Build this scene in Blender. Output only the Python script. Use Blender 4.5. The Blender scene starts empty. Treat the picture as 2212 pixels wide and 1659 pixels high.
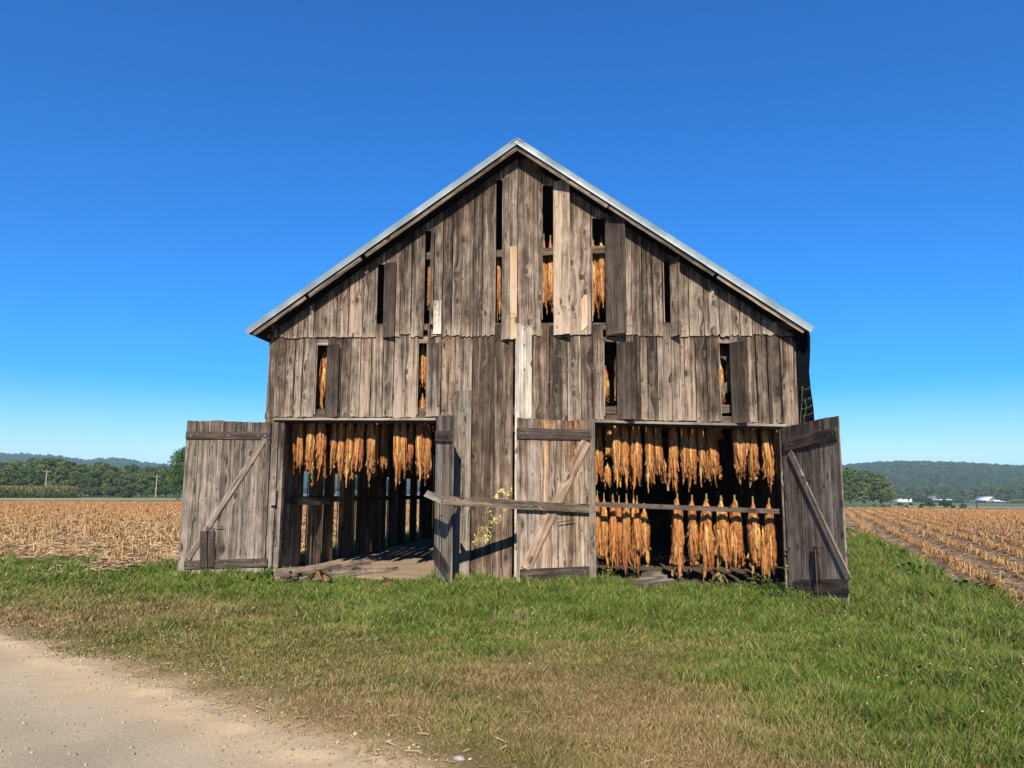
import bpy, math, random
import numpy as np
from mathutils import Vector, Matrix
R = math.radians
S = bpy.context.scene
COL = S.collection
# ------------------------------------------------------------------ camera
YAW, TILT, ROLL, FPX = 8.0, 8.1, 0.3, 1661.0      # focal length in pixels of a 2212-wide picture
DIST, EYE = 14.5, 1.6
def cam_axes():
    p, t, r = R(YAW), R(TILT), R(ROLL)
    F = np.array([-math.sin(p)*math.cos(t), math.cos(p)*math.cos(t), math.sin(t)])
    X = np.array([math.cos(p), math.sin(p), 0.0]); U = np.cross(X, F)
    return F, X*math.cos(r)+U*math.sin(r), -X*math.sin(r)+U*math.cos(r)
CF, CX, CU = cam_axes()
cd = bpy.data.cameras.new('camera'); cam = bpy.data.objects.new('camera', cd); COL.objects.link(cam)
cd.sensor_width = 36; cd.lens = 36*FPX/2212; cd.clip_start = 0.05; cd.clip_end = 20000
M = Matrix(((CX[0], CU[0], -CF[0], 0), (CX[1], CU[1], -CF[1], -DIST), (CX[2], CU[2], -CF[2], EYE), (0, 0, 0, 1)))
cam.matrix_world = M
S.camera = cam
S.render.resolution_x, S.render.resolution_y = 1024, 768
# ------------------------------------------------------------------ light
SUN_EL, SUN_AZ = 36.0, 4.5          # azimuth: degrees to the right of the straight line out of the front wall
w = bpy.data.worlds.new('World'); S.world = w; w.use_nodes = True
nt = w.node_tree; bg = nt.nodes['Background']
sk = nt.nodes.new('ShaderNodeTexSky'); sk.sky_type = 'NISHITA'; sk.sun_disc = False
sk.sun_elevation = R(SUN_EL)
sdir = Vector((math.sin(R(SUN_AZ))*math.cos(R(SUN_EL)), -math.cos(R(SUN_AZ))*math.cos(R(SUN_EL)), math.sin(R(SUN_EL))))
sk.sun_rotation = math.atan2(sdir.x, sdir.y)
sk.altitude = 0; sk.air_density = 1.0; sk.dust_density = 0.15; sk.ozone_density = 6.0
hs = nt.nodes.new('ShaderNodeHueSaturation'); hs.inputs['Saturation'].default_value = 1.6; hs.inputs['Hue'].default_value = 0.511
nt.links.new(sk.outputs[0], hs.inputs['Color']); nt.links.new(hs.outputs[0], bg.inputs['Color'])
bg.inputs['Strength'].default_value = 0.086
sl = bpy.data.lights.new('sun', 'SUN'); sl.energy = 5.0; sl.angle = R(0.5); sl.color = (1.0, 0.91, 0.77)
so = bpy.data.objects.new('sun', sl); COL.objects.link(so)
so.rotation_euler = (-sdir).to_track_quat('-Z', 'Y').to_euler()
S.view_settings.view_transform = 'Standard'; S.view_settings.look = 'None'
S.view_settings.exposure = 1.0; S.view_settings.gamma = 1.0
S.cycles.max_bounces = 6; S.cycles.diffuse_bounces = 3; S.cycles.volume_bounces = 0

# ------------------------------------------------------------------ pixel helpers (2212x1659 photo -> real planes)
def ray(x, y): return CF*FPX + CX*(x-1106) - CU*(y-829.5)
def fac(x, y, Y=0.0):
    d = ray(x, y); s = (DIST+Y)/d[1]; return (d[0]*s, EYE+d[2]*s)
def gnd(x, y, z=0.0):
    d = ray(x, y); s = (z-EYE)/d[2]; return (d[0]*s, -DIST+d[1]*s)
def side(x, y, X):
    d = ray(x, y); s = X/d[0]; return (-DIST+d[1]*s, EYE+d[2]*s)
def at(x, y, dist):
    d = ray(x, y); s = dist/math.hypot(d[0], d[1]); return Vector((d[0]*s, -DIST+d[1]*s, EYE+d[2]*s))

# ------------------------------------------------------------------ noise
def _h(ix, iy, s):
    n = (ix.astype(np.int64)*374761393 + iy.astype(np.int64)*668265263 + s*1442695041) & 0xffffffff
    n = ((n ^ (n >> 13))*1274126177) & 0xffffffff
    return ((n ^ (n >> 16)) & 0xffff)/65535.0
def vn(x, y, s=0):
    x = np.asarray(x, float); y = np.asarray(y, float)
    ix, iy = np.floor(x), np.floor(y); fx, fy = x-ix, y-iy
    fx = fx*fx*(3-2*fx); fy = fy*fy*(3-2*fy)
    a, b, c, d = _h(ix, iy, s), _h(ix+1, iy, s), _h(ix, iy+1, s), _h(ix+1, iy+1, s)
    return (a*(1-fx)+b*fx)*(1-fy)+(c*(1-fx)+d*fx)*fy
def fbm(x, y, s=0, o=4):
    t = 0; a = .5; n = 0
    for i in range(o):
        t = t+a*vn(np.asarray(x)*2**i, np.asarray(y)*2**i, s+i); n += a; a *= .5
    return t/n
def ss(a, b, x):
    t = np.clip((np.asarray(x, float)-a)/(b-a), 0, 1); return t*t*(3-2*t)
def worley(x, y, s=0):
    ix, iy = np.floor(x), np.floor(y); best = np.full(np.shape(x), 9.); idv = np.zeros(np.shape(x))
    for dx in (-1, 0, 1):
        for dy in (-1, 0, 1):
            cx, cy = ix+dx, iy+dy
            px = cx+_h(cx, cy, s); py = cy+_h(cx, cy, s+7)
            d = (px-x)**2+(py-y)**2; m = d < best
            best = np.where(m, d, best); idv = np.where(m, _h(cx, cy, s+3), idv)
    return np.sqrt(best), idv

# ------------------------------------------------------------------ materials
def newmat(name):
    m = bpy.data.materials.new(name); m.use_nodes = True
    return m, m.node_tree, m.node_tree.nodes['Principled BSDF']
def N(t, kind, **kw):
    n = t.nodes.new(kind)
    for k, v in kw.items():
        if k.startswith('i_'):
            key = k[2:]; key = int(key) if key.isdigit() else key
            n.inputs[key].default_value = v
        else: setattr(n, k, v)
    return n
def ramp(t, fac_, stops):
    r = t.nodes.new('ShaderNodeValToRGB'); e = r.color_ramp.elements
    while len(e) > 1: e.remove(e[-1])
    e[0].position, e[0].color = stops[0][0], (*stops[0][1], 1)
    for p, c in stops[1:]:
        q = e.new(p); q.color = (*c, 1)
    t.links.new(fac_, r.inputs[0]); return r
def g3(v): return (v, v, v)
def mathn(t, op, a, b=None, c=None):
    n = t.nodes.new('ShaderNodeMath'); n.operation = op
    for i, v in enumerate((a, b, c)):
        if v is None: continue
        if isinstance(v, (int, float)): n.inputs[i].default_value = v
        else: t.links.new(v, n.inputs[i])
    return n.outputs[0]
def mixc(t, f, a, b, mode='MIX'):
    n = t.nodes.new('ShaderNodeMix'); n.data_type = 'RGBA'; n.blend_type = mode
    for i, v in ((0, f), (6, a), (7, b)):
        if isinstance(v, (int, float)): n.inputs[i].default_value = v
        elif isinstance(v, tuple): n.inputs[i].default_value = (*v, 1)
        else: t.links.new(v, n.inputs[i])
    return n.outputs[2]

def wood(name, dark, mid, light, warm=(0.30, 0.17, 0.08), warm_amt=0.5, stain=False, contrast=1.0, knots=1.0):
    m, t, b = newmat(name); L = t.links.new
    gc = N(t, 'ShaderNodeAttribute', attribute_name='gc').outputs['Vector']     # across, along (metres), seed
    bv = N(t, 'ShaderNodeAttribute', attribute_name='bv').outputs['Vector']     # tone, warmth, run 0 top .. 1 bottom
    sx = N(t, 'ShaderNodeSeparateXYZ'); L(gc, sx.inputs[0])
    sb = N(t, 'ShaderNodeSeparateXYZ'); L(bv, sb.inputs[0])
    # knots
    kc = N(t, 'ShaderNodeCombineXYZ')
    L(mathn(t, 'MULTIPLY', sx.outputs[0], 4.2), kc.inputs[0]); L(mathn(t, 'MULTIPLY', sx.outputs[1], 1.5), kc.inputs[1])
    vo = N(t, 'ShaderNodeTexVoronoi', voronoi_dimensions='2D'); vo.inputs['Scale'].default_value = 1.0
    L(kc.outputs[0], vo.inputs['Vector'])
    rs = N(t, 'ShaderNodeSeparateColor'); L(vo.outputs['Color'], rs.inputs[0])
    pres = mathn(t, 'GREATER_THAN', rs.outputs[0], 1-0.42*knots)
    d = vo.outputs['Distance']
    pull = mathn(t, 'MULTIPLY', mathn(t, 'POWER', 2.718, mathn(t, 'MULTIPLY', mathn(t, 'MULTIPLY', d, d), -22.0)), pres)
    # wavy distortion
    wn = N(t, 'ShaderNodeTexNoise', noise_dimensions='3D'); wn.inputs['Scale'].default_value = 1.0; wn.inputs['Detail'].default_value = 2
    wc = N(t, 'ShaderNodeVectorMath', operation='MULTIPLY'); L(gc, wc.inputs[0]); wc.inputs[1].default_value = (5, 1.6, 1)
    L(wc.outputs[0], wn.inputs['Vector'])
    ac = mathn(t, 'ADD', sx.outputs[0], mathn(t, 'MULTIPLY', wn.outputs[0], 0.05))
    ac = mathn(t, 'ADD', ac, mathn(t, 'MULTIPLY', pull, 0.09))
    def grain(sa, sl_, det, rough, dist=0.0):
        c = N(t, 'ShaderNodeCombineXYZ')
        L(mathn(t, 'MULTIPLY', ac, sa), c.inputs[0]); L(mathn(t, 'MULTIPLY', sx.outputs[1], sl_), c.inputs[1]); L(sx.outputs[2], c.inputs[2])
        n = N(t, 'ShaderNodeTexNoise'); n.inputs['Scale'].default_value = 1.0
        n.inputs['Detail'].default_value = det; n.inputs['Roughness'].default_value = rough; n.inputs['Distortion'].default_value = dist
        L(c.outputs[0], n.inputs['Vector']); return n.outputs[0]
    fine = grain(64, 1.3, 6, 0.7)
    mid_ = grain(27, 0.7, 4, 0.6, 0.5)
    broad = grain(9, 0.32, 3, 0.5)
    blot = grain(7, 3.2, 4, 0.6)
    v = mathn(t, 'ADD', mathn(t, 'MULTIPLY', fine, 0.48), mathn(t, 'MULTIPLY', mid_, 0.50))
    v = mathn(t, 'ADD', v, mathn(t, 'MULTIPLY', broad, 0.42))
    v = mathn(t, 'ADD', v, mathn(t, 'MULTIPLY', mathn(t, 'SUBTRACT', blot, 0.5), 0.38))
    v = mathn(t, 'MULTIPLY_ADD', mathn(t, 'SUBTRACT', v, 0.69), 2.9*contrast, 0.5)
    v = mathn(t, 'ADD', v, mathn(t, 'MULTIPLY', mathn(t, 'SUBTRACT', sb.outputs[0], 0.5), 0.60))
    # protected tops darker, sun and rain bleached foots lighter
    top = mathn(t, 'POWER', mathn(t, 'SUBTRACT', 1.0, sb.outputs[2]), 5.0)
    foot = mathn(t, 'POWER', sb.outputs[2], 9.0)
    v = mathn(t, 'SUBTRACT', v, mathn(t, 'MULTIPLY', top, 0.34))
    v = mathn(t, 'ADD', v, mathn(t, 'MULTIPLY', foot, 0.24))
    r = ramp(t, v, [(0.0, dark), (0.42, mid), (0.85, light), (1.0, tuple(min(1, c*1.25) for c in light))])
    wv = mathn(t, 'MULTIPLY', sb.outputs[1], mathn(t, 'ADD', mathn(t, 'MULTIPLY', top, 0.7), 0.28))
    wv = mathn(t, 'MULTIPLY', wv, mathn(t, 'MULTIPLY', mathn(t, 'ADD', broad, -0.15), 1.8))
    wv = mathn(t, 'MULTIPLY', wv, warm_amt)
    wcol = mixc(t, 1.0, r.outputs[0], (1.45, 1.0, 0.62), 'MULTIPLY')
    c = mixc(t, mathn(t, 'MINIMUM', mathn(t, 'MAXIMUM', wv, 0.0), 1.0), r.outputs[0], wcol)
    # knot hearts and hairline cracks
    heart = mathn(t, 'MULTIPLY', mathn(t, 'LESS_THAN', mathn(t, 'ADD', d, mathn(t, 'MULTIPLY', mathn(t, 'SUBTRACT', fine, 0.5), 0.12)), 0.10), pres)
    c = mixc(t, mathn(t, 'MULTIPLY', heart, 0.8), c, (0.035, 0.022, 0.015))
    k2 = N(t, 'ShaderNodeTexVoronoi', voronoi_dimensions='2D'); k2.inputs['Scale'].default_value = 1.0
    kc2 = N(t, 'ShaderNodeCombineXYZ'); L(mathn(t, 'MULTIPLY_ADD', sx.outputs[0], 6.0, 31.0), kc2.inputs[0]); L(mathn(t, 'MULTIPLY', sx.outputs[1], 2.6), kc2.inputs[1]); L(kc2.outputs[0], k2.inputs['Vector'])
    rs2 = N(t, 'ShaderNodeSeparateColor'); L(k2.outputs['Color'], rs2.inputs[0])
    small = mathn(t, 'MULTIPLY', mathn(t, 'LESS_THAN', k2.outputs['Distance'], 0.085), mathn(t, 'GREATER_THAN', rs2.outputs[0], 1-0.3*knots))
    c = mixc(t, mathn(t, 'MULTIPLY', small, 0.75), c, (0.045, 0.024, 0.014))
    halo = mathn(t, 'MULTIPLY', mathn(t, 'MULTIPLY', pull, 0.45), mathn(t, 'GREATER_THAN', rs.outputs[1], 0.4))
    c = mixc(t, halo, c, (0.06, 0.04, 0.028))
    crk = grain(70, 0.45, 2, 0.5, 0.2)
    ck = ramp(t, crk, [(0.30, g3(1)), (0.33, g3(0))])
    c = mixc(t, mathn(t, 'MULTIPLY', ck.outputs[0], 0.8), c, (0.02, 0.014, 0.01))
    if stain:
        geo = N(t, 'ShaderNodeNewGeometry'); sp = N(t, 'ShaderNodeSeparateXYZ'); L(geo.outputs['Position'], sp.inputs[0])
        nz = N(t, 'ShaderNodeTexNoise'); nz.inputs['Scale'].default_value = 6.5; nz.inputs['Detail'].default_value = 7; nz.inputs['Roughness'].default_value = .62; nz.inputs['Distortion'].default_value = 1.4
        L(geo.outputs['Position'], nz.inputs['Vector'])
        # an elongated splash running up to the right
        (sx0, sz0), (sx1, sz1) = stain
        dx, dz = sx1-sx0, sz1-sz0; ln = math.hypot(dx, dz); dx /= ln; dz /= ln
        al = mathn(t, 'ADD', mathn(t, 'MULTIPLY', mathn(t, 'SUBTRACT', sp.outputs[0], sx0), dx), mathn(t, 'MULTIPLY', mathn(t, 'SUBTRACT', sp.outputs[2], sz0), dz))
        pe = mathn(t, 'ADD', mathn(t, 'MULTIPLY', mathn(t, 'SUBTRACT', sp.outputs[0], sx0), -dz), mathn(t, 'MULTIPLY', mathn(t, 'SUBTRACT', sp.outputs[2], sz0), dx))
        e1 = mathn(t, 'ABSOLUTE', mathn(t, 'DIVIDE', mathn(t, 'SUBTRACT', al, ln/2), ln/2))
        e2 = mathn(t, 'ABSOLUTE', mathn(t, 'DIVIDE', pe, 0.17))
        inside = mathn(t, 'SUBTRACT', 1.0, mathn(t, 'ADD', mathn(t, 'POWER', e1, 3.0), mathn(t, 'POWER', e2, 2.0)))
        tt = mathn(t, 'ADD', nz.outputs[0], mathn(t, 'MULTIPLY', mathn(t, 'MAXIMUM', inside, -1.0), 0.10))
        tt = mathn(t, 'ADD', tt, mathn(t, 'MULTIPLY', mathn(t, 'DIVIDE', al, ln), 0.03))
        rdg = mathn(t, 'ABSOLUTE', mathn(t, 'SUBTRACT', nz.outputs[0], 0.5))
        wdt = mathn(t, 'ADD', mathn(t, 'MULTIPLY', mathn(t, 'DIVIDE', al, ln), 0.034), mathn(t, 'MULTIPLY', inside, 0.012))
        n2 = N(t, 'ShaderNodeTexNoise'); n2.inputs['Scale'].default_value = 4.5; n2.inputs['Detail'].default_value = 3; L(geo.outputs['Position'], n2.inputs['Vector'])
        wdt = mathn(t, 'MULTIPLY', wdt, mathn(t, 'SUBTRACT', mathn(t, 'MULTIPLY', n2.outputs[0], 8.0), 3.35))
        tt = mathn(t, 'MULTIPLY', mathn(t, 'LESS_THAN', rdg, wdt), mathn(t, 'GREATER_THAN', inside, 0.0))
        msk = ramp(t, tt, [(0.4, g3(0)), (0.6, g3(1))])
        c = mixc(t, msk.outputs[0], c, mixc(t, fine, (0.72, 0.60, 0.13), (0.88, 0.80, 0.34)))
    c = mixc(t, 1.0, c, (0.575, 0.55, 0.515), 'MULTIPLY')
    L(c, b.inputs['Base Color']); b.inputs['Roughness'].default_value = 0.88
    b.inputs['Specular IOR Level'].default_value = 0.25
    bp = N(t, 'ShaderNodeBump'); bp.inputs['Strength'].default_value = 0.55; bp.inputs['Distance'].default_value = 0.006
    hgt = mathn(t, 'SUBTRACT', mathn(t, 'ADD', mathn(t, 'MULTIPLY', fine, 0.5), mid_), mathn(t, 'MULTIPLY', ck.outputs[0], 0.8))
    L(hgt, bp.inputs['Height']); L(bp.outputs[0], b.inputs['Normal'])
    return m

STAIN = (fac(1022, 1195), fac(1103, 1045))
MW = {
 'siding': wood('weathered_siding', (0.020, 0.014, 0.010), (0.124, 0.094, 0.073), (0.36, 0.30, 0.248), warm_amt=0.75),
 'stained': wood('stained_siding', (0.030, 0.020, 0.014), (0.125, 0.090, 0.066), (0.34, 0.27, 0.21), stain=STAIN),
 'grey': wood('silver_grey_board', (0.075, 0.062, 0.052), (0.21, 0.18, 0.15), (0.40, 0.35, 0.30), warm_amt=0.25),
 'tan': wood('light_tan_board', (0.09, 0.07, 0.053), (0.27, 0.217, 0.17), (0.50, 0.41, 0.325), warm_amt=0.5),
 'pale': wood('pale_bleached_board', (0.22, 0.195, 0.165), (0.48, 0.43, 0.37), (0.80, 0.73, 0.64), warm_amt=0.1),
 'new': wood('new_pine_board', (0.36, 0.24, 0.14), (0.56, 0.40, 0.26), (0.68, 0.53, 0.38), warm_amt=0.3, contrast=0.6),
 'dark': wood('dark_brown_board', (0.020, 0.015, 0.012), (0.060, 0.046, 0.038), (0.14, 0.11, 0.09), warm_amt=0.3),
 'door': wood('door_boards', (0.045, 0.036, 0.030), (0.165, 0.137, 0.114), (0.37, 0.32, 0.275), warm_amt=0.3),
 'door_warm': wood('mixed_door_boards', (0.050, 0.038, 0.029), (0.215, 0.168, 0.130), (0.50, 0.43, 0.365), warm_amt=2.2),
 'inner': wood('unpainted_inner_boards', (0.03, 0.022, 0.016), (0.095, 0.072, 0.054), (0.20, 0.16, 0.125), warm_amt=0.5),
 'black': wood('shade_black_boards', (0.006, 0.006, 0.008), (0.012, 0.012, 0.016), (0.022, 0.022, 0.028), warm_amt=0),  # near-black roof boarding, the dark under the eaves put into its colour
}
AL = 0.57
def simple(name, col, rough=0.8, metal=0.0, nscale=None, amt=0.3):
    col = tuple(c*AL for c in col)
    m, t, b = newmat(name)
    b.inputs['Roughness'].default_value = rough; b.inputs['Metallic'].default_value = metal
    if nscale:
        tc = N(t, 'ShaderNodeTexCoord')
        n = N(t, 'ShaderNodeTexNoise'); n.inputs['Scale'].default_value = nscale; n.inputs['Detail'].default_value = 5
        t.links.new(tc.outputs['Object'], n.inputs['Vector'])
        r = ramp(t, n.outputs[0], [(0.3, tuple(c*(1-amt) for c in col)), (0.7, tuple(min(1, c*(1+amt)) for c in col))])
        t.links.new(r.outputs[0], b.inputs['Base Color'])
    else: b.inputs['Base Color'].default_value = (*col, 1)
    return m
MW['tin'] = simple('galvanised_tin', (0.52, 0.56, 0.57), 0.42, 0.55, 2.5, 0.25)
MW['rust'] = simple('rusty_iron', (0.10, 0.055, 0.035), 0.8, 0.3, 30, 0.4)
MW['nail'] = simple('nail_head', (0.6, 0.6, 0.58), 0.4, 0.6)
MW['sand'] = simple('dry_sand', (0.36, 0.28, 0.185), 0.95, 0, 6, 0.18)
MW['tarp'] = simple('black_sheeting', (0.006, 0.007, 0.012), 1.0, 0, 3, 0.3); MW['tarp'].node_tree.nodes['Principled BSDF'].inputs['Specular IOR Level'].default_value = 0.02

def attr_mat(name, rough=0.85, transl=0.0, spec=0.3, nscale=0, amt=0.15):
    m, t, b = newmat(name); L = t.links.new
    a = N(t, 'ShaderNodeAttribute', attribute_name='col').outputs['Color']
    a = mixc(t, 1.0, a, (AL, AL, AL), 'MULTIPLY')
    if nscale:
        geo = N(t, 'ShaderNodeNewGeometry')
        n = N(t, 'ShaderNodeTexNoise'); n.inputs['Scale'].default_value = nscale; n.inputs['Detail'].default_value = 6; n.inputs['Roughness'].default_value = .6
        L(geo.outputs['Position'], n.inputs['Vector'])
        r = ramp(t, n.outputs[0], [(0.3, g3(1-amt)), (0.7, g3(1+amt))])
        a = mixc(t, 1.0, a, r.outputs[0], 'MULTIPLY')
    L(a, b.inputs['Base Color']); b.inputs['Roughness'].default_value = rough; b.inputs['Specular IOR Level'].default_value = spec
    if transl:
        tr = N(t, 'ShaderNodeBsdfTranslucent'); L(a, tr.inputs[0])
        mx = N(t, 'ShaderNodeMixShader'); mx.inputs[0].default_value = transl
        L(b.outputs[0], mx.inputs[1]); L(tr.outputs[0], mx.inputs[2])
        L(mx.outputs[0], t.nodes['Material Output'].inputs[0])
    return m
MW['blade'] = attr_mat('grass_blades', 0.7, 0.25, 0.25)
MW['leafm'] = attr_mat('foliage', 0.75, 0.15, 0.2)
MW['straw'] = attr_mat('dry_stubble', 0.85, 0.1, 0.2)
MW['ground'] = attr_mat('grassy_soil', 0.95, 0, 0.1, 25, 0.35)
MW['road'] = attr_mat('sandy_gravel', 0.95, 0, 0.1, 60, 0.22)
MW['hill'] = attr_mat('forested_hill', 0.95, 0, 0.0, 0.06, 0.3)
MW['bark'] = simple('bark', (0.09, 0.065, 0.045), 0.9, 0, 4, 0.3)

# ------------------------------------------------------------------ mesh helpers
def tag(o, label=None, cat=None, group=None, kind=None):
    if label: o['label'] = label
    if cat: o['category'] = cat
    if group: o['group'] = group
    if kind: o['kind'] = kind
    return o
def link(o, parent=None):
    COL.objects.link(o)
    if parent is not None: o.parent = parent
    return o
def empty(name, loc=(0, 0, 0), rz=0):
    o = bpy.data.objects.new(name, None); link(o); o.location = loc; o.rotation_euler = (0, 0, rz); o.empty_display_size = .2
    return o
class MB:
    def __init__(s): s.v = []; s.f = []; s.gc = []; s.bv = []
    def build(s, name, mat, parent=None, smooth=False):
        me = bpy.data.meshes.new(name); me.from_pydata([tuple(p) for p in s.v], [], s.f)
        a = me.attributes.new('gc', 'FLOAT_VECTOR', 'POINT'); a.data.foreach_set('vector', np.array(s.gc, 'f').ravel())
        a = me.attributes.new('bv', 'FLOAT_VECTOR', 'POINT'); a.data.foreach_set('vector', np.array(s.bv, 'f').ravel())
        me.materials.append(MW[mat] if isinstance(mat, str) else mat)
        if smooth: me.polygons.foreach_set('use_smooth', [True]*len(me.polygons))
        me.validate(); me.update()
        return link(bpy.data.objects.new(name, me), parent)
def npmesh(name, v, f, mat, parent=None, col=None, smooth=False):
    """v (n,3), f (m,k) all same k; col (n,3)"""
    v = np.asarray(v, 'f'); f = np.asarray(f, 'i'); k = f.shape[1]
    me = bpy.data.meshes.new(name); me.vertices.add(len(v)); me.vertices.foreach_set('co', v.ravel())
    me.loops.add(f.size); me.loops.foreach_set('vertex_index', f.ravel())
    me.polygons.add(len(f)); me.polygons.foreach_set('loop_start', np.arange(len(f), dtype='i')*k)
    me.polygons.foreach_set('loop_total', np.full(len(f), k, 'i'))
    if smooth: me.polygons.foreach_set('use_smooth', np.ones(len(f), bool))
    me.materials.append(MW[mat] if isinstance(mat, str) else mat)
    me.update(calc_edges=True)
    if col is not None:
        a = me.attributes.new('col', 'FLOAT_COLOR', 'POINT')
        c = np.ones((len(v), 4), 'f'); c[:, :3] = col; a.data.foreach_set('color', c.ravel())
    return link(bpy.data.objects.new(name, me), parent)
rnd = random.Random(7)
def board(mb, o, A, L, Nv, w_, l, t=0.022, sl=0, sr=0, el=None, er=None, jag=0.0, jagtop=0.0, n=None, tone=None, warm=None, edge=0.003, bow=0.004, twist=0.0, run=None):
    """box plank: origin o (start, left, front), across A, along L, outward normal Nv"""
    o, A, L, Nv = Vector(o), Vector(A), Vector(L), Vector(Nv)
    el = l if el is None else el; er = l if er is None else er
    n = n or max(2, int(l/0.22)); seed = rnd.random()*97
    tone = rnd.betavariate(2.2, 2.2) if tone is None else tone
    warm = rnd.random() if warm is None else warm
    cols = [0, min(.45, 0.006/w_), 0.27, 0.5, 0.73, max(.55, 1-0.006/w_), 1]
    m = len(cols); base = len(mb.v)
    jt = [rnd.uniform(-1, 1)*jagtop for _ in cols]; jb = [rnd.uniform(-1, .25)*jag for _ in cols]
    jt[1] = jt[0]; jt[-2] = jt[-1]; jb[1] = jb[0]; jb[-2] = jb[-1]
    ph = rnd.random()*6; b1 = rnd.uniform(-bow, bow)
    for layer in (0, 1):
        for i in range(n+1):
            s = i/n
            ej0 = rnd.uniform(-edge, edge)*.7; ej1 = rnd.uniform(-edge, edge)*.7
            for j, c in enumerate(cols):
                st = sl+(sr-sl)*c+jt[j]; en = el+(er-el)*c+jb[j]
                al = st+(en-st)*s
                ac = c*w_+(ej0 if j < 2 else ej1 if j > m-3 else 0)
                off = b1*math.sin(s*math.pi+ph)+twist*(c-.5)*w_*s+0.5*b1*(c-.5)*4*(c-.5)
                if layer == 0: off -= 0.003 if j in (0, m-1) else 0
                else: off -= t
                mb.v.append(o+A*ac+L*al+Nv*off)
                mb.gc.append((c*w_+seed*1.7, al+seed*3.1, seed))
                mb.bv.append((tone, warm, s if run is None else run))
    K = (n+1)*m
    idx = lambda la, i, j: base+la*K+i*m+j
    flip = A.cross(L).dot(Nv) < 0
    def q(*a): mb.f.append(tuple(reversed(a)) if flip else a)
    for i in range(n):
        for j in range(m-1):
            q(idx(0, i, j), idx(0, i, j+1), idx(0, i+1, j+1), idx(0, i+1, j))
            q(idx(1, i, j), idx(1, i+1, j), idx(1, i+1, j+1), idx(1, i, j+1))
        q(idx(0, i, 0), idx(0, i+1, 0), idx(1, i+1, 0), idx(1, i, 0))
        q(idx(0, i, m-1), idx(1, i, m-1), idx(1, i+1, m-1), idx(0, i+1, m-1))
    for j in range(m-1):
        q(idx(0, 0, j), idx(1, 0, j), idx(1, 0, j+1), idx(0, 0, j+1))
        q(idx(0, n, j), idx(0, n, j+1), idx(1, n, j+1), idx(1, n, j))
def bar(mb, p0, p1, w_, t, Nv=(0, -1, 0), **kw):
    """plank between two points, w_ wide in the plane facing Nv"""
    p0, p1 = Vector(p0), Vector(p1); L = (p1-p0); l = L.length; L.normalize()
    Nv = Vector(Nv); Nv = (Nv-L*Nv.dot(L)).normalized(); A = Nv.cross(L)*-1
    board(mb, p0-A*w_/2, A, L, Nv, w_, l, t, **kw)
def tube(path, r, k=6):
    v = []; f = []; P = [Vector(p) for p in path]
    for i, p in enumerate(P):
        d = (P[min(i+1, len(P)-1)]-P[max(i-1, 0)]).normalized()
        a = d.orthogonal().normalized(); b = d.cross(a)
        rr = r if isinstance(r, (int, float)) else r[i]
        for j in range(k):
            an = j/k*2*math.pi; v.append(p+a*rr*math.cos(an)+b*rr*math.sin(an))
    for i in range(len(P)-1):
        for j in range(k): f.append((i*k+j, i*k+(j+1) % k, (i+1)*k+(j+1) % k, (i+1)*k+j))
    return v, f
def tube_obj(name, path, r, mat, parent=None, k=6, loc=None):
    v, f = tube(path, r, k); o = npmesh(name, [tuple(p) for p in v], f, mat, parent, smooth=True)
    if loc: o.location = loc
    return o

# ------------------------------------------------------------------ terrain height
VPX = ray(1784, 1070); ROWD = np.array([VPX[0], VPX[1]]); ROWD /= np.hypot(*ROWD)      # direction of the tobacco rows
RB = [(4.6, -9.0), (5.5, -3.0), (5.9, 0.0), (7.3, 5.7), (9.4, 15.9), (12.0, 29.3), (27, 100)]  # grass / field edge, right side
def rb_x(y): return np.interp(y, [p[1] for p in RB], [p[0] for p in RB])
def road_d(x, y):      # >0 on the grass side
    X = [-30, -6.8, -4.5, -2.4, -1.2, 0.5, 8]; Y = [-4.0, -6.5, -7.9, -9.1, -9.8, -10.9, -17]
    return (y-np.interp(x, X, Y))*0.85+.10+0.35*(fbm(x*1.1, y*1.1, 5)-.5)+0.12*(vn(x*5, y*5, 6)-.5)
def left_field(x, y):  # >0 inside the stubble
    e = 2.0+0.9*(fbm(x*.5, y*.5+9, 11)-.5)*2 - 2.3*np.exp(-((x+10.6)/0.9)**2) + ss(-14, -22, x)*-.6
    return np.minimum(y-e, -8.2-x)
def right_field(x, y): return x-rb_x(y)-0.5*(fbm(x*.7, y*.7, 17)-.5)
def gz(x, y):
    x = np.asarray(x, float); y = np.asarray(y, float)
    r = np.hypot(x, y+DIST)
    z = -0.13*ss(-1, 3.5, x)*ss(-9, -3, y) - 0.0062*np.maximum(0, r-100)*ss(0, 40, x)
    z = z + 0.05*(fbm(x*.6, y*.6, 21)-.5)*ss(60, 30, r) + 0.03*(fbm(x*2.6, y*2.6, 25)-.5)*ss(40, 20, r)
    ins = ss(0.1, -0.1, np.abs(x+1.9)-5.15)*ss(-.3, 0, y)*ss(24.2, 24, y)
    z = z*(1-ins) - 0.06*ins
    rd = road_d(x, y); z = z - 0.05*ss(0.12, -0.25, rd)*ss(60, 30, r)
    return z
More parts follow.
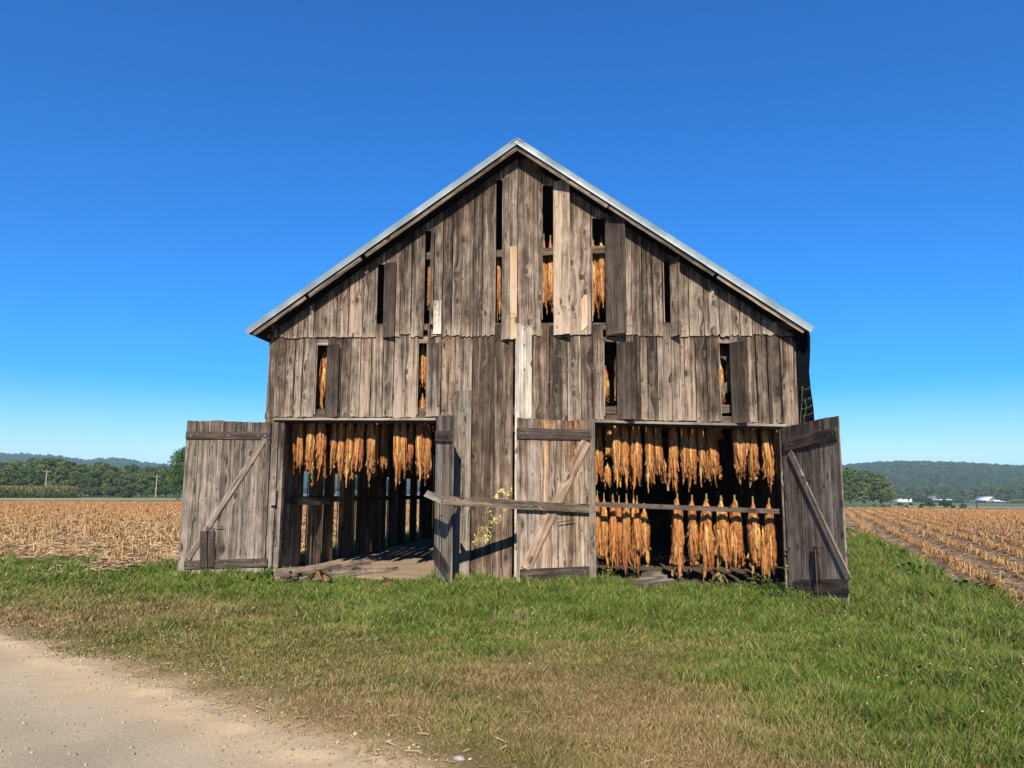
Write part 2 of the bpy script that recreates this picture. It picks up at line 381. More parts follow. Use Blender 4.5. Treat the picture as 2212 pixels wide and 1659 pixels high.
# patchwork of dry and lush grass, shared by the soil and the blades
def lush(x, y):
    wob = 1.5*(fbm(x*.45, y*.45, 31)-.5)*2
    g = ss(-5.6, -3.2, y+wob+0.62*np.maximum(0, x-.5)-ss(-5.5, -9, x)*2.2+ss(-11, -15, x)*1.2)
    g = np.maximum(g, 0.95*ss(.6, 3.0, x+1.6*(fbm(x*.6, y*.6, 35)-.5)*2+.35*(y+8)))
    p = fbm(x*.9, y*.9, 41); q = fbm(x*2.6, y*2.6, 45)
    g = g*(0.70+0.35*p+.35*(q-.5)) + (1-g)*(.20+.55*ss(.46, .66, fbm(x*.7+3, y*.9, 43))*ss(.35, .6, q)+.12*ss(-8.5, -6, y))
    return np.clip(g, 0, 1)
def lerp(a, b, t): return np.asarray(a)[None, :]*(1-t)[:, None]+np.asarray(b)[None, :]*t[:, None]

# ------------------------------------------------------------------ the ground, one sheet to the horizon
def grid_mesh(name, xs, ys, zf, colf, mat, keep=None, kind='structure', parent=None):
    X, Y = np.meshgrid(xs, ys); x = X.ravel(); y = Y.ravel(); z = zf(x, y); c = colf(x, y)
    nx, ny = len(xs), len(ys); I = np.arange(nx*ny).reshape(ny, nx)
    f = np.stack([I[:-1, :-1], I[:-1, 1:], I[1:, 1:], I[1:, :-1]], -1).reshape(-1, 4)
    if keep is not None:
        kx = x[f].mean(1); ky = y[f].mean(1); f = f[keep(kx, ky)]
        u, inv = np.unique(f, return_inverse=True); f = inv.reshape(f.shape); x, y, z, c = x[u], y[u], z[u], c[u]
    o = npmesh(name, np.stack([x, y, z], 1), f, mat, parent, c, smooth=True)
    if kind: tag(o, kind=kind)
    return o
def axis(lo, hi, near_lo, near_hi, st, g=1.12):
    a = list(np.arange(near_lo, near_hi, st)); s = st; x = a[-1]
    while x < hi: s *= g; x += s; a.append(x)
    s = st; x = a[0]; b = []
    while x > lo: s *= g; x -= s; b.append(x)
    return np.array(b[::-1]+a)
def ground_col(x, y):
    g = lush(x, y)
    c = lerp((0.26, 0.175, 0.085), (0.075, 0.10, 0.020), g)
    n = fbm(x*1.3, y*1.3, 51)
    c = c*(0.75+0.5*n)[:, None]
    rd = road_d(x, y); s = ss(0.55, 0.0, rd+0.5*(fbm(x*3, y*3, 53)-.5))
    c = c*(1-s)[:, None]+np.array([[0.58, 0.42, 0.24]])*s[:, None]
    r = np.hypot(x, y+DIST); fa = ss(90, 110, r)
    far = lerp((0.13, 0.17, 0.045), (0.30, 0.26, 0.12), ss(.42, .6, fbm(x*.004, y*.016, 57)))
    return c*(1-fa)[:, None]+far*fa[:, None]
grid_mesh('ground', axis(-6000, 6000, -16, 14, .16), axis(-200, 7000, -12, 22, .16), gz, ground_col, 'ground')
# dirt road
def road_z(x, y):
    rd = road_d(x, y)
    return -0.012 + 0.035*(fbm(x*.5, y*.5, 61)-.5) + 0.055*np.exp(-((rd+.05)/.16)**2)*(fbm(x*5, y*5, 63)) + .012*(fbm(x*9, y*9, 64)-.5)*ss(-.9, -.1, rd) - 0.02*ss(-.3, -.9, rd)
def road_col(x, y):
    rd = road_d(x, y); e = ss(-0.75, -0.1, rd+.25*(fbm(x*2, y*2, 65)-.5))
    c = lerp((0.53, 0.43, 0.295), (0.60, 0.455, 0.28), e)
    tr = np.exp(-((rd+1.1)/.28)**2)+np.exp(-((rd+2.7)/.3)**2)
    return c*(0.84+0.32*fbm(x*1.5, y*.9, 67)-.07*tr*(.5+fbm(x, y, 68)))[:, None]
grid_mesh('dirt_road', axis(-60, 30, -9, 1.5, .05, 1.15), axis(-40, 10, -12, -5.5, .05, 1.15), road_z, road_col, 'road', keep=lambda x, y: road_d(x, y) < 0.16)
# earth floor of the barn, shade inside the right doorway put into its colour
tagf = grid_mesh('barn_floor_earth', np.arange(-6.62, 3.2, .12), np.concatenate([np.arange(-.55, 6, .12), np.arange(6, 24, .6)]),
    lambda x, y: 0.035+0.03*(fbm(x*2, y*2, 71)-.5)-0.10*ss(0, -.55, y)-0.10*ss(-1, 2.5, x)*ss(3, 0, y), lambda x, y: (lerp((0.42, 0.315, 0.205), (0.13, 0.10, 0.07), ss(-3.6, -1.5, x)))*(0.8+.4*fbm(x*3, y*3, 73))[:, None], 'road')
# field soils: left smooth, right with ridged rows
def lf_col(x, y):
    r = np.hypot(x, y+DIST)
    c = lerp((0.38, 0.24, 0.125), (0.46, 0.25, 0.09), ss(25, 80, r))
    return c*(0.7+.6*fbm(x*2.2, y*2.2, 81))[:, None]
grid_mesh('field_soil', np.concatenate([np.arange(-90, -26, 1.2), np.arange(-26, -7.9, .16)]), np.concatenate([np.arange(-1.5, 14, .16), np.arange(14, 86, .8)]),
    lambda x, y: gz(x, y)+0.02+0.02*fbm(x*3, y*3, 83)+.04*ss(0, 1, left_field(x, y)), lf_col, 'ground', keep=lambda x, y: (left_field(x, y) > 0)*(y < 85.6-0.04*x))
ROWS = 1.07
def row_uv(x, y):
    dx, dy = np.asarray(x)-5.9, np.asarray(y)-0.0
    return dx*ROWD[1]-dy*ROWD[0], dx*ROWD[0]+dy*ROWD[1]      # across, along
def rf_z(x, y):
    a, b = row_uv(x, y); ph = np.cos(2*np.pi*(a-.55)/ROWS)
    return gz(x, y)+0.015+0.075*(ph*.5+.5)*ss(0, .6, right_field(x, y))+0.02*fbm(x*4, y*4, 87)
def rf_col(x, y):
    r = np.hypot(x, y+DIST); a, b = row_uv(x, y); ph = np.cos(2*np.pi*(a-.55)/ROWS)*.5+.5
    c = lerp((0.33, 0.245, 0.16), (0.22, 0.12, 0.055), ph*.8)
    c = c*(1-ss(30, 90, r)*.5)[:, None]+np.array([[0.50, 0.27, 0.10]])*(ss(30, 90, r)*.5)[:, None]
    return c*(0.75+.5*fbm(x*2.2, y*2.2, 89))[:, None]
# built in row space so the ridges stay crisp
def row_field():
    aa = np.arange(-2.5, 70, .14); bb = np.concatenate([np.arange(-18, 30, .3), np.arange(30, 125, 1.5)])
    A, B = np.meshgrid(aa, bb); a = A.ravel(); b = B.ravel()
    x = 5.9+a*ROWD[1]+b*ROWD[0]; y = -a*ROWD[0]+b*ROWD[1]
    nx, ny = len(aa), len(bb); I = np.arange(nx*ny).reshape(ny, nx)
    f = np.stack([I[:-1, :-1], I[:-1, 1:], I[1:, 1:], I[1:, :-1]], -1).reshape(-1, 4)
    kx, ky = x[f].mean(1), y[f].mean(1); f = f[(right_field(kx, ky) > 0)*(np.hypot(kx, ky+DIST) < 112+.1*kx)]
    u, inv = np.unique(f, return_inverse=True); f = inv.reshape(f.shape); x, y = x[u], y[u]
    tag(npmesh('field_soil', np.stack([x, y, rf_z(x, y)], 1), f, 'ground', None, rf_col(x, y), smooth=True), kind='structure')
row_field()
# far strips: pale farm tracks and mown meadows
def strip(name, pts, col, dz):
    v = []; c = []
    for p in pts: v.append((p[0], p[1], float(gz(p[0], p[1]))+dz))
    n = len(pts)//2; f = [(i, i+1, n*2-2-i, n*2-1-i) for i in range(n-1)]
    # densify by subdividing along x so it follows the land
    tag(npmesh(name, v, f, simple(name+'_surface', col, .95, 0, .05, .2)), kind='structure')
def bandpts(d0, d1, a0, a1, n=24):
    P = []
    for k in range(n+1):
        a = R(a0+(a1-a0)*k/n); P.append((math.sin(a)*d0, -DIST+math.cos(a)*d0))
    Q = []
    for k in range(n+1):
        a = R(a0+(a1-a0)*k/n); Q.append((math.sin(a)*d1, -DIST+math.cos(a)*d1))
    return P+Q[::-1]
strip('meadow', bandpts(112, 163, -60, -5), (0.17, 0.19, 0.05), .05)
strip('farm_track', bandpts(164, 198, -60, -5), (0.42, 0.34, 0.16), .05)
strip('meadow', bandpts(199, 224, -60, -30), (0.10, 0.15, 0.045), .05)
strip('meadow', bandpts(117, 136, 5, 60), (0.24, 0.26, 0.09), .05)
strip('meadow', bandpts(215, 560, 5, 60), (0.12, 0.17, 0.055), .05)
strip('farm_track', bandpts(150, 205, 18, 60), (0.36, 0.31, 0.18), .05)

# ------------------------------------------------------------------ far hills and woodland
def hill(name, a0, a1, na, r0, r1, nr, hf, cell, col, amp):
    A = np.linspace(R(a0), R(a1), na); T = np.linspace(0, 1, nr)
    AA, TT = np.meshgrid(A, T); RR = r0+(r1-r0)*TT; x = np.sin(AA)*RR; y = -DIST+np.cos(AA)*RR
    base = hf(np.degrees(AA), TT)
    d, idv = worley(x/cell, y/cell, 5); d2, id2 = worley(x/cell*2.3, y/cell*2.3, 9)
    z = base+amp*(1-np.minimum(1, d*1.25)**2)*(0.5+.7*idv)+amp*.3*(1-d2)+amp*.25*vn(x/cell*5, y/cell*5, 3)
    x, y, z = x.ravel(), y.ravel(), z.ravel(); I = np.arange(na*nr).reshape(nr, na)
    f = np.stack([I[:-1, :-1], I[:-1, 1:], I[1:, 1:], I[1:, :-1]], -1).reshape(-1, 4)
    t = np.clip(.25+.6*idv.ravel()+.3*(fbm(x/cell/5, y/cell/5, 4)-.5), 0, 1)
    c = lerp(col[0], col[1], t)
    o = npmesh(name, np.stack([x, y, z], 1), f, 'hill', None, c, smooth=False); tag(o, kind='structure'); return o
def prof(xs, ys, dist):
    K = [at(px, py, dist) for px, py in zip(xs, ys)]; ka = [math.degrees(math.atan2(p.x, p.y+DIST)) for p in K]; kz = [p.z for p in K]
    def f(a, t):
        z = np.interp(a, ka, kz)-dist*.0092; s = ss(0, .85, t)
        return -4+(z+4)*s
    return f
hill('hills', -48, -10, 900, 1100, 2600, 90, prof([-400, 0, 60, 120, 180, 230, 262, 300, 340, 400, 700], [978, 979, 982, 984, 993, 990, 990, 997, 1000, 1004, 1010], 2600), 15, ((0.018, 0.036, 0.014), (0.06, 0.10, 0.036)), 11)
hill('hills', -10, 48, 1300, 900, 1900, 300, prof([1000, 1600, 1815, 1860, 1910, 1960, 2020, 2070, 2110, 2160, 2212, 2600], [1010, 1006, 1005, 1000, 997, 996, 997, 998, 1000, 1003, 1004, 1010], 1900), 12, ((0.014, 0.028, 0.010), (0.055, 0.085, 0.026)), 8)

# ------------------------------------------------------------------ trees
def leaf_cloud(rg, centers, radii, n, size, squash=0.8, cdark=(0.025, 0.045, 0.012), clight=(0.085, 0.13, 0.03)):
    k = len(centers); ci = rg.integers(0, k, n)
    d = rg.normal(size=(n, 3)); d /= np.linalg.norm(d, axis=1)[:, None]; d[:, 2] = np.where(d[:, 2] < -.35, -d[:, 2], d[:, 2])
    rr = radii[ci]*(rg.random(n)**.25)*(0.82+.3*rg.random(n))
    p = centers[ci]+d*rr[:, None]*np.array([1, 1, squash])
    nrm = d+rg.normal(size=(n, 3))*.65; nrm /= np.linalg.norm(nrm, axis=1)[:, None]
    a = np.cross(nrm, rg.normal(size=(n, 3))); a /= np.linalg.norm(a, axis=1)[:, None]; b = np.cross(nrm, a)
    s = size*(0.5+rg.random(n))[:, None]
    # a folded leaf clump: 2 triangles making a bent quad
    v = np.stack([p-a*s, p-b*s*.6+nrm*s*.15, p+a*s, p+b*s*.6+nrm*s*.25], 1).reshape(-1, 3)
    f = np.arange(n*4).reshape(-1, 4)
    t = np.clip(.15+.7*rg.random(n)+.25*(radii[ci]-radii.mean())/radii.mean(), 0, 1); t2 = rg.random(k)[ci]
    c = lerp(cdark, clight, np.clip(t*.6+t2*.4, 0, 1))
    return v, f, np.repeat(c, 4, 0)
def make_tree(seed, h, wd, n, size, name='tree', trunk_h=None, cl=(0.085, 0.13, 0.03), cdk=(0.025, 0.045, 0.012), lobes=16):
    rg = np.random.default_rng(seed); root = empty(name)
    c0 = h*.30 if trunk_h is None else trunk_h
    cs = []; rs = []
    for i in range(lobes):
        t = (i+.5)/lobes; zz = c0+(h-c0)*(0.10+.78*t); env = (math.sin(math.pi*min(1, .28+.72*t))**.6 if c0 > 1 else min(1, 1.25*(1-t)**.5))
        an = i*2.4+rg.random(); q = env*wd/2*(.35+.4*rg.random())
        cs.append((math.cos(an)*q, math.sin(an)*q, zz)); rs.append(wd*(.17+.12*rg.random())*(1.15-.5*t))
    v, f, c = leaf_cloud(rg, np.array(cs), np.array(rs), n, size, .85, cdk, cl)
    paths = [[(0, 0, -.3), (0.03*h*.3, 0, c0*.7), (0, 0.02*h, h*.75)]]
    for i in range(0, lobes, 3): paths.append([(0, 0, c0*(.6+.1*(i % 3))), tuple(np.array(cs[i])*[.5, .5, .9]), cs[i]])
    V = []; F = []
    for k, p in enumerate(paths):
        r0 = h*.022 if k == 0 else h*.009; tv, tf = tube(p, [r0, r0*.6, r0*.25], 6); b = len(V); V += [tuple(q) for q in tv]; F += [tuple(b+i for i in q) for q in tf]
    npmesh('trunk', V, F, 'bark', root, smooth=True)
    npmesh('crown', v, f, 'leafm', root, c)
    return root
def copy_tree(o, parent=None):
    c = o.copy(); link(c, parent)
    for ch in [q for q in ALLKIDS(o)]: copy_tree(ch, c)
    return c
def ALLKIDS(o): return [q for q in bpy.data.objects if q.parent == o]

protos = [make_tree(100+i, 13+2*(i % 3), 12+i % 3, 4200, .40, 'broadleaf_tree', .1, [(0.19, .26, .06), (.15, .23, .06), (.23, .28, .075), (.22, .24, .08)][i % 4], (0.05, .085, .022), 20) for i in range(4)]
rg = np.random.default_rng(3)
ORD = 'first second third fourth fifth sixth seventh eighth ninth tenth eleventh twelfth thirteenth fourteenth fifteenth sixteenth seventeenth eighteenth nineteenth twentieth twenty-first twenty-second twenty-third twenty-fourth twenty-fifth twenty-sixth'.split()
RW = ['front', 'middle', 'back']
def plant(i, p, sc, sz=None):
    o = protos[i % 4] if not protos[i % 4].get('used') else copy_tree(protos[i % 4])
    protos[i % 4]['used'] = 1
    if 'used' in o and o is not protos[i % 4]: del o['used']
    o.location = (p.x, p.y, float(gz(p.x, p.y))); o.rotation_euler = (0, 0, rg.random()*6.28); o.scale = (sc*1.12, sc*1.12, sz or sc); return o
ALLT = []
# left wood: profile of crown tops in the photo
LX = [-260, -60, 0, 40, 70, 95, 120, 150, 180, 215, 250, 290, 330, 380, 440, 520, 600]
LY = [990, 992, 992, 990, 984, 981, 984, 995, 1000, 992, 1002, 1001, 1003, 1002, 1005, 1010, 1015]
k = 0
for row, (dist, dy) in enumerate(((245, 16), (262, 6), (285, 0))):
    px = -150+row*13; q_ = 0
    while px < 560:
        top = np.interp(px, LX, LY)+dy+rg.uniform(-2, 5)
        b = at(px, 1072, dist); hgt = at(px, top, dist).z
        o = plant(k, b, max(.4, hgt/ (13+2*((k % 4) % 3)))); tag(o, 'dark green tree, %s from the left in the %s row of the left wood' % (ORD[q_], RW[row]), 'tree', 'trees of the wood beyond the left field')
        k += 1; q_ += 1; px += rg.uniform(30, 46)
RX = [1300, 1500, 1700, 1815, 1850, 1880, 1905, 1925, 1950, 1990, 2050, 2100, 2150, 2212, 2400]
RYt = [1015, 1008, 1004, 1006, 1009, 1013, 1022, 1034, 1042, 1041, 1044, 1040, 1037, 1036, 1034]
for row, (dist, dy) in enumerate(((300, 8), (330, 0))):
    px = 1560+row*15; q_ = 0
    while px < 1935:
        top = np.interp(px, RX, RYt)+dy+rg.uniform(-2, 4)
        b = at(px, 1078, dist); hgt = at(px, top, dist).z-float(gz(b.x, b.y))
        o = plant(k, b, max(.4, hgt/(13+2*((k % 4) % 3)))); tag(o, 'dense green tree, %s from the left, %s row, clump beyond right field' % (ORD[q_], RW[row]), 'tree', 'trees of the clump right of the barn')
        k += 1; q_ += 1; px += rg.uniform(26, 40)
px = 1925; q_ = 0
while px < 2330:
    dist = 790+rg.uniform(-20, 60)
    top = np.interp(px, RX, RYt)+rg.uniform(4, 14)
    b = at(px, 1080, dist); hgt = at(px, top, dist).z-float(gz(b.x, b.y))
    o = plant(k, b, max(.6, hgt/(13+2*((k % 4) % 3)))); tag(o, 'hazy green tree, %s from the left in the belt behind the far farm' % ORD[q_], 'tree', 'trees behind the far farm')
    k += 1; q_ += 1; px += rg.uniform(15, 23)
# nearer tree by the left door
nt_ = make_tree(77, 15.5, 15, 9000, .30, 'maple_tree', 1.2, (.13, .24, .04), (.03, .06, .012), 26)
b = at(398, 1072, 165); nt_.location = (b.x, b.y, 0); s = at(398, 966, 165).z/15.2; nt_.scale = (s*.80, s*.80, s)
tag(nt_, 'tall dark green tree just left of the opened left barn door', 'tree')
# poles
def pole(px, top, base, dist, label):
    p = at(px, base, dist); h = at(px, top, dist).z; e = empty('utility_pole', (p.x, p.y, 0))
    tube_obj('pole', [(0, 0, -.3), (0.05, 0, h)], [.17, .11], MW['poleA'], e, 8)
    mb = MB(); board(mb, (-1.1, -.16, h-.35), (0, 0, -1), (1, 0, 0), (0, -1, 0), .12, 2.2, .1, tone=.6); mb.build('crossarm', 'grey', e)
    for q in (-.95, 0, .95): tube_obj('insulator', [(q, -.2, h-.35), (q, -.2, h-.15)], .05, 'nail', e, 6)
    return tag(e, label, 'utility pole', 'utility poles by the left field'), h
MW['poleA'] = simple('pole_wood', (0.48, 0.40, 0.30), .85, 0, 2, .2)
p1, h1 = pole(96, 1015, 1073, 215, 'pale wooden utility pole in front of the far left wood')
p2, h2 = pole(336, 1026, 1072, 235, 'thin grey utility pole beside the tall tree near the left door')
v, f = tube([tuple(p1.location+Vector((0, 0, h1-.2)).lerp(Vector((0, 0, h2-.2)), t)*1+(p2.location-p1.location)*t+Vector((0, 0, -1.0*4*t*(1-t)))) for t in np.linspace(0, 1, 14)], .02, 4)
tag(npmesh('power_line', [tuple(q) for q in v], f, 'tarp'), 'thin dark power line between the two utility poles', 'cable')
pp = at(384, 1072, 150); tube_obj('fence_post', [(0, 0, -.2), (0, 0, 1.5)], .17, 'bark', None, 8, (pp.x, pp.y, 0)); tag(bpy.context.scene.objects['fence_post'], 'stubby wooden post under the tall tree by the left door', 'post')
pp = at(2110.5, 1093, 150); o = tube_obj('fence_post', [(0, 0, -.2), (0, 0, .9)], .12, 'bark', None, 8, (pp.x, pp.y, float(gz(pp.x, pp.y)))); tag(o, 'short dark post in the meadow below the white roofed far barn', 'post')

# standing corn, left and right
def corn(name, p_a, p_b, depth, h, n, label):
    rg = np.random.default_rng(12); A = np.array(p_a); B = np.array(p_b); d = B-A; ln = np.hypot(*d); d /= ln; nn = np.array([-d[1], d[0]])
    if nn[1] < 0: nn = -nn
    u = rg.random(n)*ln; w_ = rg.random(n)**2*depth; x = A[0]+d[0]*u+nn[0]*w_; y = A[1]+d[1]*u+nn[1]*w_
    z0 = gz(x, y); zz = z0+h*(rg.random(n)**.8); zz = np.minimum(zz, z0+h)
    s = .22; ang = rg.random(n)*6.28; ax = np.cos(ang)*s; ay = np.sin(ang)*s; 
    v = np.stack([np.stack([x-ax, y-ay, zz-.12], 1), np.stack([x, y, zz+.25], 1), np.stack([x+ax, y+ay, zz-.2], 1), np.stack([x+ax*.2, y+ay*.2, zz-.35], 1)], 1).reshape(-1, 3)
    t = np.clip((zz-z0)/h*1.1-.1+.25*rg.random(n), 0, 1)**2
    c = lerp((0.05, 0.09, 0.02), (0.26, 0.24, 0.09), t)
    return tag(npmesh(name, v, np.arange(n*4).reshape(-1, 4), 'leafm', None, np.repeat(c, 4, 0)), label, 'corn', kind='stuff')
a = at(-160, 1073, 205); b = at(166, 1073, 205)
corn('standing_corn', (a.x, a.y), (b.x, b.y), 14, 2.6, 16000, 'strip of standing corn beyond the left field')
a = at(2182, 1084, 640); b = at(2420, 1084, 640)
corn('standing_corn', (a.x, a.y), (b.x, b.y), 20, 2.8, 8000, 'pale strip of standing corn beside the far white roofed barn')

# far farm: barn, house, greenhouses, hedges, van
FD = 700.
def fpt(px, py=1084): return at(px, py, FD)
def px_w(a, b): return (at(b, 1084, FD)-at(a, 1084, FD)).length
def box_mesh(name, x0, x1, y0, y1, z0, z1, mat, parent):
    v = [(x, y, z) for z in (z0, z1) for x, y in ((x0, y0), (x1, y0), (x1, y1), (x0, y1))]
    return npmesh(name, v, [(3, 2, 1, 0), (4, 5, 6, 7), (0, 1, 5, 4), (1, 2, 6, 5), (2, 3, 7, 6), (3, 0, 4, 7)], mat, parent)
def gable_house(name, px0, px1, ybase, yeave, yridge, dep, wall, roofm, label, cat, rz=0.0, wpx=None, group=None):
    e = empty(name); p = at((px0+px1)/2, ybase, FD); g = float(at(px0, ybase, FD).z); e.location = (p.x, p.y, g)
    e.rotation_euler = (0, 0, -math.atan2(p.x, p.y+DIST)+rz)
    wd = (at(px1, ybase, FD)-at(px0, ybase, FD)).length/ (abs(math.cos(rz))+.0); he = at(px0, yeave, FD).z-g; hr = at(px0, yridge, FD).z-g
    wd = wd if wpx is None else wpx*FD/FPX; wd2 = wd/2
    box_mesh('wall', -wd2, wd2, 0, dep, 0, he, wall, e)
    npmesh('gable', [(-wd2, 0, he), (-wd2, dep, he), (-wd2, dep/2, hr), (wd2, 0, he), (wd2, dep, he), (wd2, dep/2, hr)], [(0, 1, 2), (3, 5, 4)], wall, e)
    o_ = .4
    npmesh('roof', [(-wd2-o_, -o_, he-.15), (wd2+o_, -o_, he-.15), (wd2+o_, dep/2, hr+.12), (-wd2-o_, dep/2, hr+.12), (-wd2-o_, dep+o_, he-.15), (wd2+o_, dep+o_, he-.15),
        (-wd2-o_, -o_, he-.35), (wd2+o_, -o_, he-.35), (wd2+o_, dep/2, hr-.08), (-wd2-o_, dep/2, hr-.08), (-wd2-o_, dep+o_, he-.35), (wd2+o_, dep+o_, he-.35)],
        [(0, 1, 2, 3), (3, 2, 5, 4), (6, 7, 1, 0), (5, 11, 10, 4), (9, 8, 7, 6), (10, 11, 8, 9), (0, 3, 9, 6), (3, 4, 10, 9), (1, 7, 8, 2), (2, 8, 11, 5)], roofm, e)
    return tag(e, label, cat, group)
MW['white'] = simple('white_paint', (.8, .8, .79), .6, 0, 1, .06); MW['barnwood'] = simple('far_barn_wood', (.28, .23, .19), .9, 0, 1, .2)
MW['slate'] = simple('slate_roof', (.16, .18, .2), .7, 0, 1, .15); MW['darkw'] = simple('dark_gap', (.03, .03, .03), .8); MW['brightroof'] = simple('bright_tin_roof', (.78, .8, .8), .45, 0.1, 1, .08)
fb = gable_house('far_barn', 2106, 2134, 1085, 1080, 1073, 13, 'barnwood', 'brightroof', 'small brown barn with a bright white roof in the distance', 'barn', rz=R(-28), wpx=23)
for i in range(3): box_mesh('door', -3.6+i*2.8, -2.0+i*2.8, -.06, -.01, 0, 1.6, 'darkw', fb)
hs_ = gable_house('farmhouse', 2005, 2022, 1084, 1076, 1071, 10, 'white', 'slate', 'white farmhouse with a grey roof behind the far hedges', 'house')
for i in range(3): box_mesh('window', -2.6+i*2.1, -1.7+i*2.1, -.05, -.01, 1.3, 2.3, 'darkw', hs_)
def greenhouse(px0, px1, ytop, ybase, label):
    p = at((px0+px1)/2, ybase, FD-6); g = p.z; e = empty('greenhouse', p); e.rotation_euler = (0, 0, -math.atan2(p.x, p.y+DIST))
    wd = px_w(px0, px1)/2; h = at(px0, ytop, FD).z-at(px0, ybase, FD).z
    V = []; K = 12
    for yy in (0, 9):
        for i in range(K+1):
            an = math.pi*i/K; V.append((-wd*math.cos(an), yy, .35*h*0+h*max(0, math.sin(an))**.7))
    F = [(i, i+1, K+1+i+1, K+1+i) for i in range(K)]
    npmesh('cover', V, F, 'white', e, smooth=True)
    npmesh('end_panel', [(-wd*math.cos(math.pi*i/K), -.02, h*.98*max(0, math.sin(math.pi*i/K))**.7) for i in range(K+1)], [tuple(range(K+1))], 'white', e)
    return tag(e, label, 'greenhouse', 'white tunnels at the far farm')
greenhouse(1939, 1953, 1077, 1084.5, 'leftmost small white tunnel of the far farm')
greenhouse(1951, 1963, 1078, 1084.5, 'small white tunnel second from the left at the far farm')
greenhouse(1964, 1974, 1077, 1084.5, 'white tunnel touching the left end of the tall far hedge')
greenhouse(2015, 2028, 1078, 1083, 'white tunnel directly below the far farmhouse')
greenhouse(2026, 2037, 1078, 1083, 'white tunnel just right of the far farmhouse')
greenhouse(2042, 2058, 1078, 1083, 'rightmost white tunnel above the low far hedge')
def hedge(px0, px1, ytop, ybase, label, dist=None):
    dist = dist or FD-14; rg = np.random.default_rng(int(px0)); p0 = at(px0, ybase, dist); p1 = at(px1, ybase, dist); h = at(px0, ytop, dist).z-p0.z; n = int(1500+60*(px1-px0))
    u = rg.random(n); x = p0.x+(p1.x-p0.x)*u+rg.normal(size=n)*.3; y = p0.y+(p1.y-p0.y)*u+rg.random(n)*1.6; z = p0.z+h*rg.random(n)**.7+.15*rg.normal(size=n)-.1
    P = np.stack([x, y, z], 1); a = rg.normal(size=(n, 3))*.35; b = rg.normal(size=(n, 3))*.35
    v = np.stack([P-a, P-b, P+a, P+b], 1).reshape(-1, 3); c = lerp((.025, .055, .015), (.08, .14, .03), rg.random(n))
    return tag(npmesh('hedge', v, np.arange(n*4).reshape(-1, 4), 'leafm', None, np.repeat(c, 4, 0)), label, 'hedge', 'clipped hedges at the far farm')
hedge(1974, 1994, 1076.5, 1085.5, 'tall dark hedge block between the far white tunnels')
hedge(1996.5, 2013, 1077.5, 1085, 'shorter hedge block just left of the far farmhouse')
hedge(2013, 2083, 1081.5, 1086, 'long low hedge in front of the far white tunnels')
def bush(px, py, dist, wd, h, n, label, name='bush', cl=(.09, .13, .03), group=None):
    rg = np.random.default_rng(int(px*3)); p = at(px, py, dist); k = 7
    cs = np.stack([rg.uniform(-wd/2, wd/2, k), rg.uniform(-wd/5, wd/5, k), rg.uniform(.15, .6, k)*h], 1); rs = rg.uniform(.25, .45, k)*h
    v, f, c = leaf_cloud(rg, cs, rs, n, h*.09, .9, (.03, .05, .012), cl)
    e = npmesh(name, v, f, 'leafm', None, c); e.location = (p.x, p.y, float(gz(p.x, p.y))); return tag(e, label, 'bush', group)
bush(1998, 1093, 140, 7.5, 1.0, 900, 'low scrubby bush at the left in the meadow beyond the right field', group='scrub beyond the right field')
bush(2050, 1094, 138, 7, 1.3, 900, 'taller scrubby bush with an upright shoot beyond the right field', group='scrub beyond the right field')
bush(1925, 1091, 142, 5, .7, 500, 'small scrubby bush nearest the right door beyond the field', group='scrub beyond the right field')
bush(232, 1074, 222, 11, 3.2, 2500, 'rounded bush at the right end of the far corn strip', cl=(.11, .15, .05), group='bushes along the left wood')
bush(272, 1073, 222, 10, 3.4, 2500, 'pale bushy thicket below the left wood', cl=(.10, .14, .05), group='bushes along the left wood')
vn_ = empty('van'); p = at(2155.5, 1085, FD-8); vn_.location = p; box_mesh('body', -3, 1.6, 0, 2, .35, 1.7, 'white', vn_); box_mesh('cab', 1.6, 3, 0, 2, .35, 1.15, 'white', vn_)
for q in (-2, 2): tube_obj('wheel', [(q, -.05, .35), (q, .2, .35)], .35, 'darkw', vn_, 10)
tag(vn_, 'tiny white van parked right of the far white roofed barn', 'van')

# ================================================================== THE BARN
barn = empty('barn')
tag(barn, 'weathered grey brown wooden barn with open doors and hanging tobacco inside', 'barn')
XA, YD, ZD = (1, 0, 0), (0, -1, 0), (0, 0, -1)
OH = .36
ROOF = [fac(530, 716, -OH), fac(1117, 301, -OH), fac(1757, 710, -OH)]
def zroof(u): return float(np.interp(u, [p[0] for p in ROOF], [p[1] for p in ROOF]))
def U(px, py=720): return fac(px, py)[0]
def zpx(px, py, Y=0.): return fac(px, py, Y)[1]
wallm = MB(); lowm = MB()
def vboard(mb, u0, u1, ztop, zb, Y=0.0, sloped=False, gap=None, **kw):
    gap = rnd.choice((.006, .010, .014, .02)) if gap is None else gap
    if sloped: zl, zr = zroof(u0)-.23, zroof(u1)-.23
    else: zl = zr = ztop
    if sloped and u0 < ROOF[1][0] < u1: zl = zr = max(zl, zr)
    Z = max(zl, zr)
    board(mb, (u0+gap/2, Y+rnd.uniform(-.004, .004), Z), XA, ZD, YD, u1-u0-gap, Z-zb, sl=Z-zl, sr=Z-zr, **kw)
vents = []      # (px_hinge-left, px_right, ytop, ybot, open board: px_free, ytop, ybot, material, tier)
UV = [(813, 830, 572, 699, 855, 570, 730, 'dark'), (915.5, 931.5, 500, 699, 936.5, 497, 704, 'grey'), (1069, 1085.5, 390, 700, 1101, 387, 735, 'siding'),
      (1170, 1196, 402, 687, 1231, 395, 726, 'tan'), (1278, 1308.5, 473, 692, 1352, 471, 726, 'dark'), (1433, 1448.5, 563, 693, 1469, 561, 728, 'siding')]
